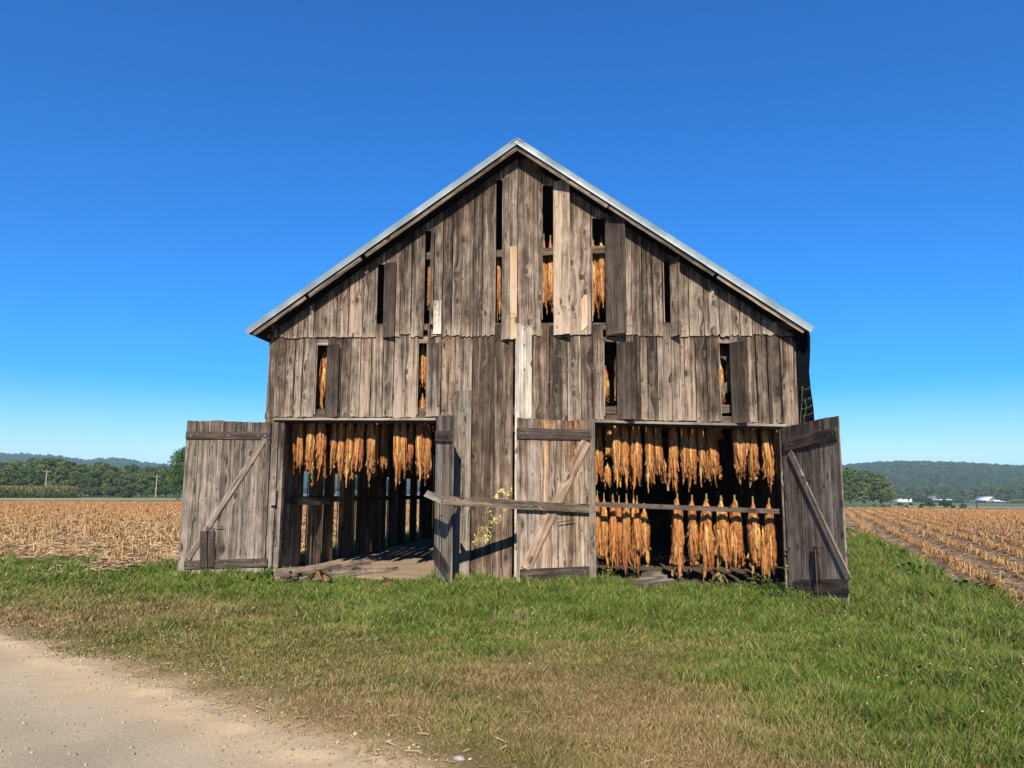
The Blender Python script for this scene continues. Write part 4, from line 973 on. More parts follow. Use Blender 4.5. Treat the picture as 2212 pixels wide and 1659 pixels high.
# ------------------------------------------------------------------ tobacco
def tobacco_proto(seed):
    rg = np.random.default_rng(seed); root = empty('tobacco_stalk'); bmix = rg.uniform(0, .45)
    V = []; F = []; C = []
    nl = 36
    for k_ in range(nl):
        t = k_/nl; z0 = -.05-t*.70+rg.uniform(-.03, .03); L = min(rg.uniform(.55, .92), 1.5+z0)*rg.uniform(.78, 1.0); an = k_*2.4+rg.uniform(-.4, .4)
        if k_ > nl-6: L = min(L, .5)
        wd = rg.uniform(.020, .046); rad = .035+.075*math.sin(min(1, (t*.8+.18))*math.pi*.85)*rg.uniform(.6, 1.25)
        m_, n_ = 5, 14; base = len(V); ph = rg.uniform(0, 6.28, 4); tw = rg.uniform(-1.6, 1.6); hue = rg.random(); curl = rg.uniform(.5, 1.5)
        for i in range(n_+1):
            s = i/n_; r = rad*(ss(0, .22, s)*1.0+.15)+.02*math.sin(s*7+ph[0])*s
            cx, cy = math.cos(an)*r, math.sin(an)*r; z = z0-L*s
            cx += .025*math.sin(s*5+ph[1])*s; cy += .02*math.sin(s*6+ph[2])*s
            wi = wd*(.35+1.1*math.sin(min(1, s*.95+.12)*math.pi)**.8)*(1+.25*math.sin(s*23+ph[3])); a = an+math.pi/2+tw*s
            for j in range(m_):
                q = (j/(m_-1)-.5)*2; fold = (1 if j % 2 else -1)*.016*curl*(.4+s)+rg.normal()*.005
                px_ = cx+math.cos(a)*wi*q*.75+math.cos(an)*fold-math.cos(an)*abs(q)*wi*.5; py_ = cy+math.sin(a)*wi*q*.75+math.sin(an)*fold-math.sin(an)*abs(q)*wi*.5
                V.append((px_, py_, z+rg.normal()*.006-abs(q)*0.02*(1 if i == n_ else 0)+(.05*abs(q) if i == n_ else 0)))
                vein = 1.0 if j == 2 else 0.0
                c = np.array([.74, .25, .050])*(1-hue)+np.array([.42, .125, .028])*hue
                if hue < .18: c = np.array([.84, .44, .12])
                c = c*np.array([1.02, 1.10, 1.12]); c = (c*(1-bmix*s)+np.array([.30, .12, .05])*bmix*s)*(1-.22*s)*rg.uniform(.72, 1.25)
                if vein: c = c*.7+np.array([1., .66, .25])*.3
                C.append(c)
        for i in range(n_):
            for j in range(m_-1):
                a0 = base+i*m_+j
                if i > n_-3 and rg.random() < .3: continue
                F.append((a0, a0+1, a0+m_+1, a0+m_))
    sv, sf = tube([(0, 0, .0), (.004, 0, -.35), (0, .01, -1.15)], [.021, .017, .008], 7)
    n0 = len(sv); sv = [tuple(q) for q in sv]+[(0, 0, .006)]; sfc = [(q[0], q[1], q[2], q[3]) for q in sf]
    sc = np.array([[.34, .30, .12]]*7+[[.36, .22, .09]]*7+[[.3, .18, .08]]*8)
    npmesh('stem', sv, sfc, 'straw', root, sc[:len(sv)], smooth=True)
    npmesh('leaves', V, F, 'tobacco', root, np.array(C), smooth=True)
    return root
m_ = attr_mat('cured_tobacco_leaf', .62, .12, .35, 14, .3); MW['tobacco'] = m_
tp = [tobacco_proto(200+i) for i in range(6)]
tused = [False]*6; tcount = [0]
def hang(px0, px1, ytop, ybot, Y, label, group, ztop=None, wscale=1.0):
    i = tcount[0] % 6; tcount[0] += 1
    o = tp[i] if not tused[i] else copy_tree(tp[i]); tused[i] = True
    pm = (px0+px1)/2; ym = (ytop+ybot)/2; u0, u1 = fac(px0, ym, Y)[0], fac(px1, ym, Y)[0]; zt = fac(pm, ytop, Y)[1] if ztop is None else ztop; zb = fac(pm, ybot, Y)[1]
    wd = max(.10, (u1-u0))*1.0; h = zt-zb
    o.location = ((u0+u1)/2, Y, zt); sx = wd/.24*wscale; sx = max(.5, min(1.6, sx)); o.scale = (sx, min(1.3, sx), h/1.42)
    o.rotation_euler = (rnd.uniform(-.02, .02), rnd.uniform(-.035, .035), rnd.random()*6.28)
    return tag(o, label, 'tobacco', group)
def depth_for(px, yt, zlin):
    best = None
    for Y in np.linspace(.15, 1.6, 60):
        e_ = abs(fac(px, yt, Y)[1]-(zlin-math.tan(R(SUN_EL))*Y))
        if best is None or e_ < best[0]: best = (e_, Y)
    return best[1]+.16
CA = lambda c: 371.5+c*.2656; CAy = lambda c: 864+c*.2656
CB = lambda c: 1252.8+c*.27342; CBy = lambda c: 889.9+c*.27342
LB = [(906, 950, 270, 590), (975, 1045, 335, 600), (1045, 1100, 330, 600), (1080, 1145, 262, 620), (1150, 1185, 330, 630), (1165, 1240, 250, 685), (1232, 1320, 242, 660), (1366, 1415, 292, 640), (1405, 1468, 295, 710), (1465, 1545, 285, 722), (1545, 1628, 275, 670), (1630, 1705, 268, 700), (1690, 1728, 335, 640), (1740, 1815, 425, 625),
      (1836, 1895, 248, 725), (1890, 1955, 248, 690), (1960, 2010, 315, 660), (2010, 2085, 255, 705), (2055, 2110, 262, 640), (2092, 2150, 258, 740)]
def words(i, n): return ORD[i] + ' from the left'
for i, (a, b_, yt, yb) in enumerate(LB):
    Y = depth_for(CA((a+b_)/2), CAy(yt), zpx(700, 908)-.02)
    Y = .30 if i == 0 else Y
    hang(CA(a), CA(b_), 0, CAy(yb), Y, 'tan tobacco stalk hanging in the left doorway, '+words(i, len(LB)), 'tobacco hanging in the left doorway', ztop=3.42-.1*rnd.random(), wscale=.74)
RBU = [(100, 190, 290, 600), (185, 250, 430, 610), (195, 262, 265, 420), (250, 325, 212, 640), (315, 395, 215, 615), (385, 420, 300, 640), (410, 505, 230, 640), (505, 585, 225, 645), (570, 645, 235, 590), (640, 695, 400, 600), (708, 795, 240, 645), (795, 872, 240, 610), (860, 940, 248, 625), (915, 990, 262, 600), (990, 1100, 262, 645),
       (1205, 1312, 180, 615), (1318, 1345, 200, 400), (1335, 1430, 195, 635), (1425, 1530, 200, 650), (1530, 1592, 205, 600)]
for i, (a, b_, yt, yb) in enumerate(RBU):
    Y = depth_for(CB((a+b_)/2), CBy(yt), zpx(1500, 917)-.02) if yt < 300 else .75
    short = b_-a < 60 and yb-yt < 250
    hang(CB(a), CB(b_), CBy(yt)-8, CBy(yb), Y, 'orange tobacco stalk in the upper row of the right doorway, '+words(i, len(RBU)), 'upper row of tobacco in the right doorway', ztop=None if yt > 300 else 3.30-.08*rnd.random(), wscale=.78)
RBL = [(112, 168, 620, 1240), (160, 225, 640, 1250), (225, 300, 650, 1270), (280, 345, 660, 1280), (335, 410, 645, 1330), (395, 460, 650, 1340), (430, 480, 660, 1180), (468, 555, 720, 1215), (728, 828, 645, 1325), (848, 938, 655, 1300), (955, 1062, 645, 1335), (1065, 1182, 660, 1300), (1178, 1285, 655, 1330), (1325, 1428, 665, 1325), (1430, 1475, 900, 1375), (1462, 1552, 680, 1365)]
for i, (a, b_, yt, yb) in enumerate(RBL):
    hang(CB(a), CB(b_), CBy(yt), CBy(yb), .42+.12*(i % 2 if i < 8 else 0), 'orange tobacco stalk hanging behind the rail of the right doorway, '+words(i, len(RBL)), 'lower row of tobacco in the right doorway', wscale=.88)
for (a, b_, yt, yb, lb_) in ((1272, 1290, 508, 690, 'tobacco stalk at the left of the tall vent right of the ridge'), (1288, 1311, 510, 688, 'tobacco stalk at the right of the tall vent right of the ridge'), (1168, 1182, 505, 690, 'tobacco stalk at the left inside the vent under the ridge'), (1180, 1198, 508, 686, 'tobacco stalk at the right inside the vent under the ridge'),
      (1069, 1082, 540, 697, 'sliver of tobacco stalk in the vent beside the fresh pine board'), (921, 937, 525, 695, 'sliver of tobacco stalk in the narrow vent above the short bleached board'),
      (692, 712, 745, 885, 'tobacco stalk inside the lower vent farthest left'), (905, 922, 735, 850, 'tobacco stalk inside the lower vent above the right end of the left doorway'), (903, 920, 850, 960, 'yellowish tobacco stalk top low in the vent above the left doorway'),
      (1300, 1316, 790, 880, 'small hooked tobacco stalk in the vent above the right doorway'), (1328, 1345, 745, 890, 'tobacco stalk half behind the board of the vent above the right doorway'), (1552, 1563, 780, 890, 'tobacco stalk at the left of the vent farthest right'), (1570, 1580, 775, 830, 'short tobacco stalk at the right of the vent farthest right'),
      (1296, 1320, 880, 925, 'short dangling tobacco at the top left corner of the right doorway'), (1540, 1556, 900, 955, 'strip of tobacco below the lintel of the right doorway')):
    hang(a, b_, yt, yb, .38, lb_, 'tobacco seen through the gable vents' if yb < 900 else None)
# loose planks and husks on the barn floor
QX = lambda c: (660+c/4.809)*.864; QY = lambda c: (1380+c/4.809)*.864
def floor_plank(c0, c1, wd, tk, z, label, mat='inner'):
    p0 = gnd(QX(c0[0]), QY(c0[1]), z); p1 = gnd(QX(c1[0]), QY(c1[1]), z); p_ = MB()
    bar(p_, (p0[0], p0[1], z+.0), (p1[0], p1[1], z+.0), wd, tk, Nv=(0, -1, .15), tone=.6, run=.5, n=12, edge=.008); tag(p_.build('plank', mat), label, 'plank')
floor_plank((150, 285), (1290, 150), .24, .05, .15, 'long plank on edge along the left wall inside the left doorway', 'siding')
floor_plank((500, 320), (1620, 195), .10, .16, .09, 'low plank lying on the sand inside the left doorway', 'siding')
sprig('tobacco_leaf_litter', [[gnd(QX(600), QY(190), .3)+(.3,), gnd(QX(660), QY(200), .3)+(.27,), gnd(QX(700), QY(260), .1)+(.12,)]], 12, .22, 'dried tan leaf draped over the plank in the left doorway', 'dry leaf', cl=(.50, .27, .10), seed=3, up=-.8)
sprig('tobacco_leaf_litter', [[gnd(QX(1440), QY(370), .06)+(.07,), gnd(QX(1530), QY(350), .06)+(.08,)]], 9, .16, 'reddish brown dry leaf lying on the sand of the left doorway', 'dry leaf', cl=(.32, .14, .05), seed=4, up=0)
for i, (c0, c1) in enumerate((((480, 1375), (740, 1340)), ((500, 1350), (690, 1315)), ((560, 1300), (640, 1290)))):
    p0 = gnd(CB(c0[0]), CBy(c0[1]), .05+.04*i); p1 = gnd(CB(c1[0]), CBy(c1[1]), .05+.04*i); p_ = MB(); bar(p_, (p0[0], p0[1], .05+.05*i), (p1[0], p1[1], .06+.05*i), .08, .2, tone=.4); tag(p_.build('plank', 'grey'), ['lowest', 'middle', 'topmost'][i]+' grey plank of the small pile inside the right doorway', 'plank', 'planks in the right doorway')
o = sprig('yellow_leaf', [[(fac(CB(1060), CBy(1235), .3)[0], .3, zpx(CB(1060), CBy(1235), .3)), (fac(CB(1140), CBy(1270), .3)[0], .28, zpx(CB(1140), CBy(1270), .3)), (fac(CB(1160), CBy(1330), .3)[0], .28, zpx(CB(1160), CBy(1370), .3))]], 8, .2, 'big yellow leaf dangling low in the right doorway', 'dry leaf', cl=(.62, .46, .16), seed=8, up=-1.5)

# ================================================================== GRASS
def blades(name, x, y, h, wd, col, label, cat, lean=.75, mat='blade', zf=gz, seed=1):
    rg = np.random.default_rng(seed); n = len(x); z = zf(x, y)-.01
    an = 2*np.pi*2.0*fbm(x*.9, y*.9, 141, 2)+rg.normal(size=n)*1.5; ln = h*lean*(.3+rg.random(n)); dx, dy = np.cos(an)*ln, np.sin(an)*ln
    a2 = rg.random(n)*np.pi; sx, sy = np.cos(a2)*wd/2, np.sin(a2)*wd/2
    v = np.empty((n, 5, 3), 'f')
    v[:, 0] = np.stack([x-sx, y-sy, z], 1); v[:, 1] = np.stack([x+sx, y+sy, z], 1)
    v[:, 2] = np.stack([x+sx*.8+dx*.35, y+sy*.8+dy*.35, z+h*.6], 1); v[:, 3] = np.stack([x-sx*.8+dx*.35, y-sy*.8+dy*.35, z+h*.6], 1)
    v[:, 4] = np.stack([x+dx, y+dy, z+h], 1)
    b = np.arange(n)[:, None]*5
    f = np.concatenate([b+np.array([[0, 1, 2]]), b+np.array([[0, 2, 3]]), b+np.array([[3, 2, 4]])])
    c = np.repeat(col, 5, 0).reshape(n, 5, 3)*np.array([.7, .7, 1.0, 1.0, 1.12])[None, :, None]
    return tag(npmesh(name, v.reshape(-1, 3), f, mat, None, c.reshape(-1, 3)), label, cat, kind='stuff')
rg = np.random.default_rng(42)
NB = 1000000
r = 4.0+(36-4.0)*rg.random(NB)**1.35; a = R(-YAW)+R(40)*(rg.random(NB)*2-1)
x = np.sin(a)*r; y = -DIST+np.cos(a)*r
inb = (np.abs(x+1.88) < 5.18)*(y > -.12)
rd = road_d(x, y)
ok = ~inb*(left_field(x, y) < -.05+.25*rg.random(NB))*(right_field(x, y) < .1*rg.random(NB))*(y < 26)
ok &= (rd > .05+.8*rg.random(NB)**2.2*(.3+fbm(x*1.5, y*1.5, 91))) & ((fbm(x*2.2, y*2.2, 93)+.6*ss(.2, 2.2, rd)+.25*rg.random(NB)) > .52)
x, y, r, rd = x[ok], y[ok], r[ok], rd[ok]; n = len(x)
g = lush(x, y)
tall = ss(3.6, 5.2, x+.06*y)*ss(-7.5, -2, y); nearwall = np.exp(-np.abs(y+.25)/.35)*(np.abs(x+1.9) < 5.6)*((x < -6.4)+(x > -3.6)*(x < -.3)+.35)
p = fbm(x*1.6, y*1.6, 95); p3 = fbm(x*5, y*5, 97)
h = (0.045+.075*g+.02*rg.random(n))*(.40+1.2*p3)+tall*.22*p+.07*g*ss(.5, .7, p)*(y > -5)
h *= 1+.25*np.minimum(nearwall, 1); h *= .74; h *= ss(0, .9, rd)*.6+.4; h *= .55+.75*rg.random(n); wdst, _ = worley(x*1.5, y*1.5, 143); h *= .75+.75*np.exp(-(wdst/.33)**2)*(.35+g); h *= 1-.55*(np.hypot(x+4.8, y+.6) < 1.2)
wd = np.clip(.0011*r, .0045, .03)*(.7+.6*rg.random(n))
dead = rg.random(n) < (.36-.30*g)
t = rg.random(n)
green = lerp((0.070, 0.130, 0.012), (0.27, 0.37, 0.055), t**1.2); olive = lerp((0.125, 0.150, 0.026), (0.34, 0.33, 0.085), t)
gm = ss(.15, .6, g+.3*(fbm(x*.8, y*.8, 99)-.5))[:, None]; live = olive*(1-gm)+green*gm
dry = lerp((0.30, 0.175, 0.075), (0.66, 0.46, 0.23), t)
col = np.where(dead[:, None], dry, live)
tan = ss(.48, .62, fbm(x*.55+4, y*.55, 101))*(1-gm[:, 0])*.5
for (px, py, rr_) in ((1400, 1560, 1.0), (1050, 1465, .8), (1330, 1500, .7), (760, 1545, .9), (1500, 1640, .8), (300, 1330, 1.6), (40, 1340, 1.4)):
    X_, Y_ = gnd(px, py); tan = np.maximum(tan, .98*np.exp(-(((x-X_)/1.4)**2+(y-Y_)**2)/(rr_*.7)**2)*(.3+fbm(x*2, y*2, 103)))
tan = np.clip(tan, 0, 1)[:, None]
col = col*(1-tan)+dry*tan
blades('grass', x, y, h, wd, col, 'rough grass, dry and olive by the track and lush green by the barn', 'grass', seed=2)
# seed heads and longer stems
n = 9000; x = rg.uniform(-14, 9, n); y = rg.uniform(-10, 12, n)
pk = fbm(x*.8, y*.8, 111); ok = ~((np.abs(x+1.88) < 5.25)*(y > -.15))*(left_field(x, y) < 0)*(right_field(x, y) < 0)*(road_d(x, y) > .6)*((x > 2.5)*(rg.random(n) < .8)+(y > -1.6)*(rg.random(n) < .6)+(rg.random(n) < .05) > 0)
x, y = x[ok], y[ok]; n = len(x)
blades('seeding_grass', x, y, rg.uniform(.16, .42, n)*(.6+.6*ss(2, 5, x)), np.full(n, .007), lerp((.16, .18, .06), (.42, .34, .17), rg.random(n)), 'scattered taller pale grass stems gone to seed', 'grass', lean=.35, seed=4)
# broad weedy leaves in the verge right of the barn
def weeds(name, x, y, z, s, c0, c1, label, seed):
    rg = np.random.default_rng(seed); n = len(x); an = rg.random(n)*6.28; el = rg.uniform(-.1, .9, n); d = np.stack([np.cos(an)*np.cos(el), np.sin(an)*np.cos(el), np.sin(el)], 1); sd = np.stack([-np.sin(an), np.cos(an), rg.uniform(-.3, .3, n)], 1)
    P = np.stack([x, y, z], 1); s = s[:, None]
    v = np.stack([P, P+d*s*.5+sd*s*.32, P+d*s-np.array([[0, 0, .2]])*s, P+d*s*.5-sd*s*.32], 1).reshape(-1, 3)
    return tag(npmesh(name, v, np.arange(n*4).reshape(-1, 4), 'leafm', None, np.repeat(lerp(c0, c1, rg.random(n)), 4, 0)), label, 'weeds', kind='stuff')
n = 9000; x = rg.uniform(2.4, 9, n); y = rg.uniform(-8, 14, n); pk = fbm(x*1.1, y*1.1, 121); ok = (pk > .56)*(right_field(x, y) < .1)*((x > 3.5)+(y < -.3) > 0)
x, y = x[ok], y[ok]; weeds('broadleaf_weeds', x, y, gz(x, y)+rg.random(len(x))*.22*ss(.5, .8, pk[ok])+.03, rg.uniform(.03, .075, len(x)), (.06, .12, .02), (.17, .25, .05), 'low broad leaved weeds among the grass right of the barn', 7)
# leafy clumps one can tell apart
def clump(px, py, w_, h, n, label, cl=(.13, .22, .04), s=.07, group='leafy weeds by the doors'):
    X, Y = gnd(px, py, -.05); rg = np.random.default_rng(int(px)); k = rg.normal(size=(n, 2))*w_/2.6; zz = h*rg.random(n)*np.exp(-(k**2).sum(1)/(w_/2)**2)
    an = rg.random(n)*6.28; d = np.stack([np.cos(an), np.sin(an), rg.uniform(-.2, .9, n)], 1)*s; sd = np.stack([-np.sin(an), np.cos(an), np.zeros(n)], 1)*s*.4
    P = np.stack([k[:, 0], k[:, 1], zz+.02], 1); v = np.stack([P, P+d*.5+sd, P+d, P+d*.5-sd], 1).reshape(-1, 3)
    root = empty('leafy_weed', (X, Y, float(gz(X, Y)))); npmesh('leaves', v, np.arange(n*4).reshape(-1, 4), 'leafm', root, np.repeat(lerp(np.array(cl)*.5, cl, rg.random(n)), 4, 0))
    sv = []; sf = []
    for q in range(6):
        i = int(rg.integers(0, n)); tv, tf = tube([(0, 0, -.02), tuple(P[i]*[.6, .6, .7]), tuple(P[i])], .004, 4); b = len(sv); sv += [tuple(e) for e in tv]; sf += [tuple(b+j for j in e) for e in tf]
    npmesh('stem', sv, sf, 'rootgreen', root); return tag(root, label, 'weed', group)
clump(1648, 1275, .9, .30, 420, 'leafy green weed at the foot of the dark right door', (.10, .19, .03))
clump(1700, 1288, .6, .26, 260, 'bright weed in front of the right door hinge side', (.15, .24, .06), .05)
clump(1975, 1246, .9, .40, 420, 'bright yellow green weed in the tall grass right of the right door', (.20, .32, .05), .10)
clump(1952, 1212, .6, .38, 240, 'smaller bright weed behind the yellow green one right of the barn', (.19, .29, .05), .08)
clump(607, 1262, .9, .24, 420, 'thick grass clump at the foot of the left door post', (.08, .17, .02), .09)
clump(2090, 1272, .8, .18, 120, 'flat broad leaved weed at the edge of the right field', (.10, .18, .04), .16)
#clump(1575, 1500, .7, .09, 120, 'broad leaved weed in the middle of the lawn right of centre', (.14, .24, .04), .09)
sprig('climbing_weed', [[(fac(CB(1650), CBy(1420), -.1)[0], -.1, -.1), (fac(CB(1660), CBy(1240), -.1)[0], -.1, fac(CB(1660), CBy(1240), -.1)[1]), (fac(CB(1650), CBy(1060), -.1)[0], -.1, fac(CB(1650), CBy(1060), -.1)[1])],
   [(fac(CB(1660), CBy(1240), -.1)[0], -.1, fac(CB(1660), CBy(1240), -.1)[1]), (fac(CB(1550), CBy(1225), -.1)[0], -.1, fac(CB(1550), CBy(1225), -.1)[1])]], 7, .10, 'pale vine leaves climbing in the right doorway beside the dark door', 'weed', cl=(.20, .30, .08), seed=9)
# ================================================================== STUBBLE
def stalks(name, x, y, z, h, rad, lean, col, label, cat, seed):
    """square tapering stalks with a couple of dead leaf scraps"""
    rg = np.random.default_rng(seed); n = len(x); an = rg.random(n)*6.28; lean = lean*rg.exponential(1, n); dx, dy = np.cos(an)*lean*h, np.sin(an)*lean*h
    B = np.stack([x, y, z-.03], 1); T = B+np.stack([dx, dy, h], 1); a2 = rg.random(n)*6.28; c, s = np.cos(a2)*rad, np.sin(a2)*rad; O = np.zeros(n)
    u = np.stack([c, s, O], 1); w_ = np.stack([-s, c, O], 1)
    v = np.stack([B+u, B+w_, B-u, B-w_, T+u*.8, T+w_*.8, T-u*.8, T-w_*.8], 1).reshape(-1, 3); b = np.arange(n)[:, None]*8
    f = np.concatenate([b+np.array([q]) for q in ((0, 1, 5, 4), (1, 2, 6, 5), (2, 3, 7, 6), (3, 0, 4, 7), (4, 5, 6, 7))])
    # leaf scraps
    V2 = []; m = 2
    for k_ in range(m):
        an = rg.random(n)*6.28; d = np.stack([np.cos(an)*h*.35, np.sin(an)*h*.35, -h*rg.uniform(.1, .9, n)], 1); P = B+np.stack([dx, dy, h], 1)*rg.uniform(.35, 1, n)[:, None]; sd = np.stack([-np.sin(an), np.cos(an), O], 1)*(rad*1.3)[:, None]
        V2.append(np.stack([P-sd*.5, P+d*.5+sd+np.array([[0, 0, .02]]), P+d, P+d*.5-sd], 1).reshape(-1, 3))
    v2 = np.concatenate(V2); f2 = len(v)+np.arange(n*m*4).reshape(-1, 4)
    c8 = np.repeat(col, 8, 0); c2 = np.tile(np.repeat(col*np.array([[1.05, .95, .85]]), 4, 0), (m, 1))
    return tag(npmesh(name, np.concatenate([v, v2]), np.concatenate([f, f2]), 'straw', None, np.concatenate([c8, c2])), label, cat, kind='stuff')
# left: corn stubble, ragged rows running away to the left
rows = []; ang = R(-62); dv = np.array([math.sin(ang), math.cos(ang)]); nv = np.array([math.cos(ang), -math.sin(ang)])
A_, B_ = np.meshgrid(np.arange(-120, 120, .76), np.arange(-40, 130, .17)); A_ = A_.ravel(); B_ = B_.ravel()
x = -9+nv[0]*A_+dv[0]*B_+rg.normal(size=len(A_))*.07; y = 3+nv[1]*A_+dv[1]*B_+rg.normal(size=len(A_))*.07; r = np.hypot(x, y+DIST)
azi = np.degrees(np.arctan2(x, y+DIST))
ok = (left_field(x, y) > .3)*(y < 85)*(azi > -46)*(azi < -10)*(rg.random(len(x)) < np.clip(22/r, .22, .8)*(.35+1.0*fbm(x*.5, y*.5, 133))); x, y, r = x[ok], y[ok], r[ok]; n = len(x)
far = ss(22, 60, r)
col = lerp((.30, .17, .07), (.76, .50, .23), rg.random(n)**1.4)*(1-far[:, None])+lerp((.40, .19, .075), (.64, .36, .15), rg.random(n))*far[:, None]
stalks('corn_stubble', x, y, gz(x, y)+.04, rg.uniform(.12, .36, n)*np.where(rg.random(n) < .1, 1.4, 1), np.clip(.00065*r, .009, .05), .40, col, 'cut straw coloured corn stubble in the left field', 'stubble', 5)
def litter(name, x, y, z, L, wd, c0, c1, label, seed, cat='crop residue', mat='straw'):
    rg = np.random.default_rng(seed); n = len(x); an = rg.random(n)*6.28; d = np.stack([np.cos(an)*L, np.sin(an)*L, rg.normal(size=n)*.18*L], 1)/2; sd = np.stack([-np.sin(an), np.cos(an), rg.uniform(-.8, .8, n)], 1)*wd[:, None]/2
    P = np.stack([x, y, z], 1); v = np.stack([P-d-sd, P-d+sd, P+d+sd, P+d-sd], 1).reshape(-1, 3)
    return tag(npmesh(name, v, np.arange(n*4).reshape(-1, 4), mat, None, np.repeat(lerp(c0, c1, rg.random(n)), 4, 0)), label, cat, kind='stuff')
n = 26000; r = 16+rg.random(n)**1.5*60; a = R(-46)+R(34)*rg.random(n); x = np.sin(a)*r; y = -DIST+np.cos(a)*r; ok = (left_field(x, y) > -.1)*(rg.random(n) < .35+fbm(x*.7, y*.7, 131)); x, y, r = x[ok], y[ok], r[ok]
litter('corn_residue', x, y, gz(x, y)+.07+.04*rg.random(len(x)), rg.uniform(.1, .5, len(x)), np.clip(.0012*r, .018, .07), (.38, .24, .11), (.80, .60, .34), 'fallen bleached corn stalks lying in the left field', 6)
n = 900; x = -10.6+rg.normal(size=n)*.6; y = 1.0+rg.normal(size=n)*.9; litter('corn_residue', x, y, gz(x, y)+.06+.06*rg.random(n), rg.uniform(.06, .24, n), np.full(n, .022), (.30, .19, .09), (.66, .52, .32), 'heap of brown corn husks spilling into the grass on the left', 8)
# right: rows of cut tobacco stems
aa = np.arange(-2, 62)*ROWS+.55; bb = np.arange(-16, 118, .085); A_, B_ = np.meshgrid(aa, bb); A_ = A_.ravel(); B_ = B_.ravel()
A_ = A_+rg.normal(size=len(A_))*.09; B_ = B_+rg.normal(size=len(B_))*.04
x = 5.9+A_*ROWD[1]+B_*ROWD[0]; y = -A_*ROWD[0]+B_*ROWD[1]; r = np.hypot(x, y+DIST); azi = np.degrees(np.arctan2(x, y+DIST))
ok = (right_field(x, y) > .02)*(r < 111)*(azi < 34)*(rg.random(len(x)) < np.clip(24/r, .22, .9)); x, y, r = x[ok], y[ok], r[ok]; n = len(x); far = ss(20, 70, r)[:, None]
col = lerp((.22, .11, .04), (.76, .46, .18), rg.random(n)**1.6)*(1-far)+lerp((.36, .18, .07), (.66, .38, .16), rg.random(n))*far
stalks('tobacco_stubble', x, y, rf_z(x, y), rg.uniform(.10, .27, n), np.clip(.00062*r, .009, .045), .26, col, 'rows of cut golden tobacco stubble in the right field', 'stubble', 15)
n = 16000; r = 14+rg.random(n)**1.6*60; a = R(8)+R(26)*rg.random(n); x = np.sin(a)*r; y = -DIST+np.cos(a)*r; ok = (right_field(x, y) > -.35); x, y, r = x[ok], y[ok], r[ok]
litter('tobacco_residue', x, y, rf_z(x, y)+.02+.03*rg.random(len(x)), rg.uniform(.06, .25, len(x)), np.clip(.001*r, .015, .05), (.24, .13, .06), (.60, .44, .24), 'dry leaf scraps between the rows of the right field', 16)
# ================================================================== STONES AND CRUMBS
def stones(name, x, y, z, s, c0, c1, label, seed):
    rg = np.random.default_rng(seed); n = len(x)
    oc = np.array([(1, 0, 0), (.3, .9, 0), (-.8, .5, 0), (-.7, -.6, 0), (.4, -.9, 0), (.1, .1, .7), (0, 0, -.5)], float); fc = [(0, 1, 5), (1, 2, 5), (2, 3, 5), (3, 4, 5), (4, 0, 5), (1, 0, 6), (2, 1, 6), (3, 2, 6), (4, 3, 6), (0, 4, 6)]
    an = rg.random(n)*6.28; c, sn = np.cos(an), np.sin(an); sc = s[:, None]*rg.uniform(.6, 1.3, (n, 3)); P = oc[None]*sc[:, None, :]*(1+.25*rg.normal(size=(n, 7, 3)))
    v = np.stack([P[..., 0]*c[:, None]-P[..., 1]*sn[:, None]+x[:, None], P[..., 0]*sn[:, None]+P[..., 1]*c[:, None]+y[:, None], P[..., 2]+z[:, None]], -1).reshape(-1, 3)
    b = np.arange(n)[:, None]*7; f = np.concatenate([b+np.array([q]) for q in fc])
    return tag(npmesh(name, v, f, 'straw', None, np.repeat(lerp(c0, c1, rg.random(n)), 7, 0)), label, 'gravel', kind='stuff')
n = 11000; r = 3.8+rg.random(n)**1.2*9; a = R(-46)+R(48)*rg.random(n); x = np.sin(a)*r; y = -DIST+np.cos(a)*r; ok = road_d(x, y) < -.02; x, y = x[ok], y[ok]
stones('gravel', x, y, road_z(x, y)+.002, .003+.014*rg.random(len(x))**7, (.34, .27, .19), (.72, .62, .48), 'small pale stones scattered over the dirt track', 21)
n = 22000; x = rg.uniform(-9, .8, n); y = rg.uniform(-12.5, -5.3, n); q = road_d(x, y); ok = (q > -.45)*(q < .75)*(rg.random(n) < np.exp(-((q-.12)/.28)**2)); x, y = x[ok], y[ok]
stones('road_edge_crumbs', x, y, np.maximum(gz(x, y), road_z(x, y))+.004, .003+.014*rg.random(len(x))**3, (.40, .29, .16), (.95, .74, .42), 'yellowish crumbs of earth along the edge of the track', 22)
n = 5000; x = rg.uniform(-9, 2, n); y = rg.uniform(-12.5, -5, n); q = road_d(x, y); ok = (q > -.1)*(q < 1.6); x, y = x[ok], y[ok]
litter('edge_straw', x, y, gz(x, y)+.012+.01*rg.random(len(x)), rg.uniform(.03, .10, len(x)), np.full(len(x), .006), (.38, .27, .13), (.66, .52, .30), 'dry straw bits lying along the edge of the track', 23)
n = 150; x = rg.uniform(-8, 6, n); y = rg.uniform(-9, -1, n); ok = (lush(x, y) > .3); x, y = x[ok], y[ok]
stones('clover_flowers', x, y, gz(x, y)+.12, np.full(len(x), .011), (.7, .7, .66), (.8, .8, .76), 'tiny white clover flowers dotted through the lawn', 24)['category'] = 'flowers'
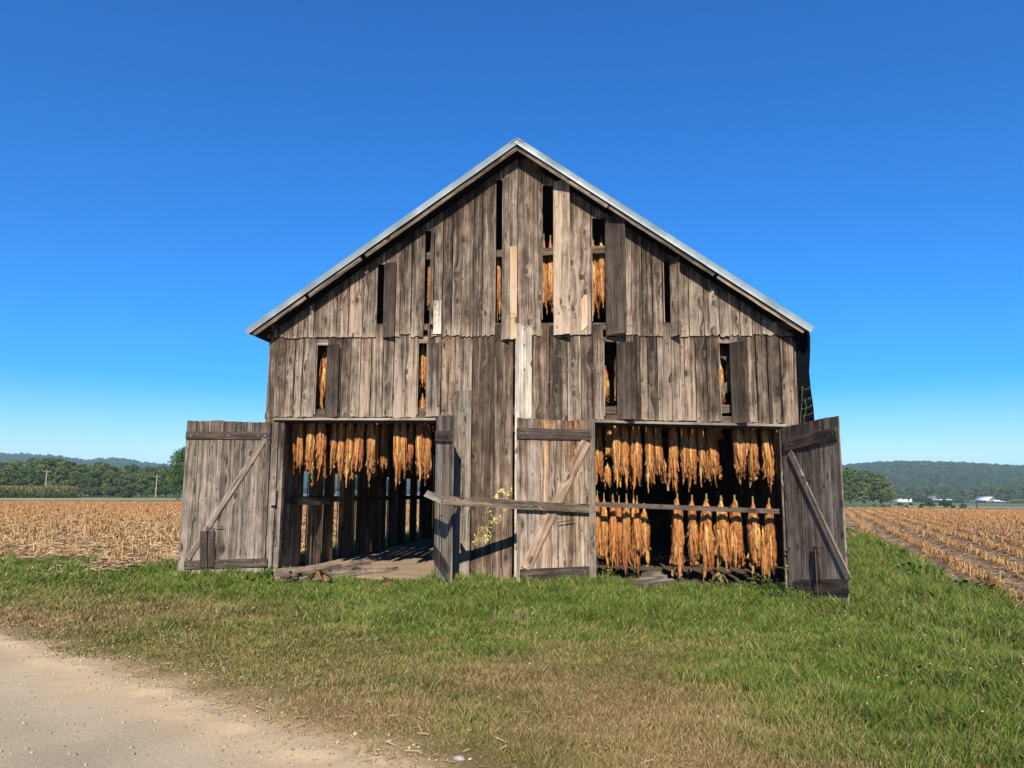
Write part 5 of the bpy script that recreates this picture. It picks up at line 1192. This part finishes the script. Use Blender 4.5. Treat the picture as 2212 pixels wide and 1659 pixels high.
for i, (px, py, s_, lb_) in enumerate(((842, 1570+35, .015, 'whitish stone lying near the grass edge at the bottom centre'), (485, 1610, .014, 'pale oblong stone on the dirt track'), (992, 1642, .028, 'grey stone among grass at the bottom edge'))):
    X, Y = gnd(px, py); v = []; rg2 = np.random.default_rng(i); 
    for la in range(5):
        for lo in range(9):
            t_ = math.pi*la/4; p_ = 2*math.pi*lo/9; k_ = s_*(1+.18*rg2.normal()*(0 < la < 4)); v.append((math.sin(t_)*math.cos(p_)*k_*1.4, math.sin(t_)*math.sin(p_)*k_, math.cos(t_)*k_*.6+s_*.25))
    f = [(la*9+lo, (la+1)*9+lo, (la+1)*9+(lo+1) % 9, la*9+(lo+1) % 9) for la in range(4) for lo in range(9)]
    o = npmesh('stone', v, f, simple('stone_surface', (.42, .38, .33), .9, 0, 20, .2), None, None, True); o.location = (X, Y, max(float(gz(X, Y)), float(road_z(X, Y)))); tag(o, lb_, 'stone')
X, Y = gnd(1108, 1345); n = 40; xx = X+rg.normal(size=n)*.12; yy = Y+rg.normal(size=n)*.08
blades('dead_grass_tuft', xx, yy, rg.uniform(.12, .26, n), np.full(n, .009), lerp((.36, .27, .14), (.56, .44, .26), rg.random(n)), 'pale dead grass tuft standing in the green lawn below the middle door', 'grass tuft', seed=31); 
# ================================================================== HAZE
MH, t_, b_ = newmat('haze_air'); t_.nodes.remove(b_); vol = t_.nodes.new('ShaderNodeVolumePrincipled'); vol.inputs['Density'].default_value = 0.00017; vol.inputs['Color'].default_value = (.50, .76, 1.0, 1); vol.inputs['Anisotropy'].default_value = 0.0
t_.links.new(vol.outputs[0], t_.nodes['Material Output'].inputs['Volume'])
v = [(x, y, z) for z in (-60, 260) for x, y in ((-6400, -400), (6400, -400), (6400, 7400), (-6400, 7400))]
hz = npmesh('haze', v, [(3, 2, 1, 0), (4, 5, 6, 7), (0, 1, 5, 4), (1, 2, 6, 5), (2, 3, 7, 6), (3, 0, 4, 7)], MH); tag(hz, 'thin bluish summer haze over the far hills', 'haze', kind='stuff')
print('objects', len(bpy.data.objects))
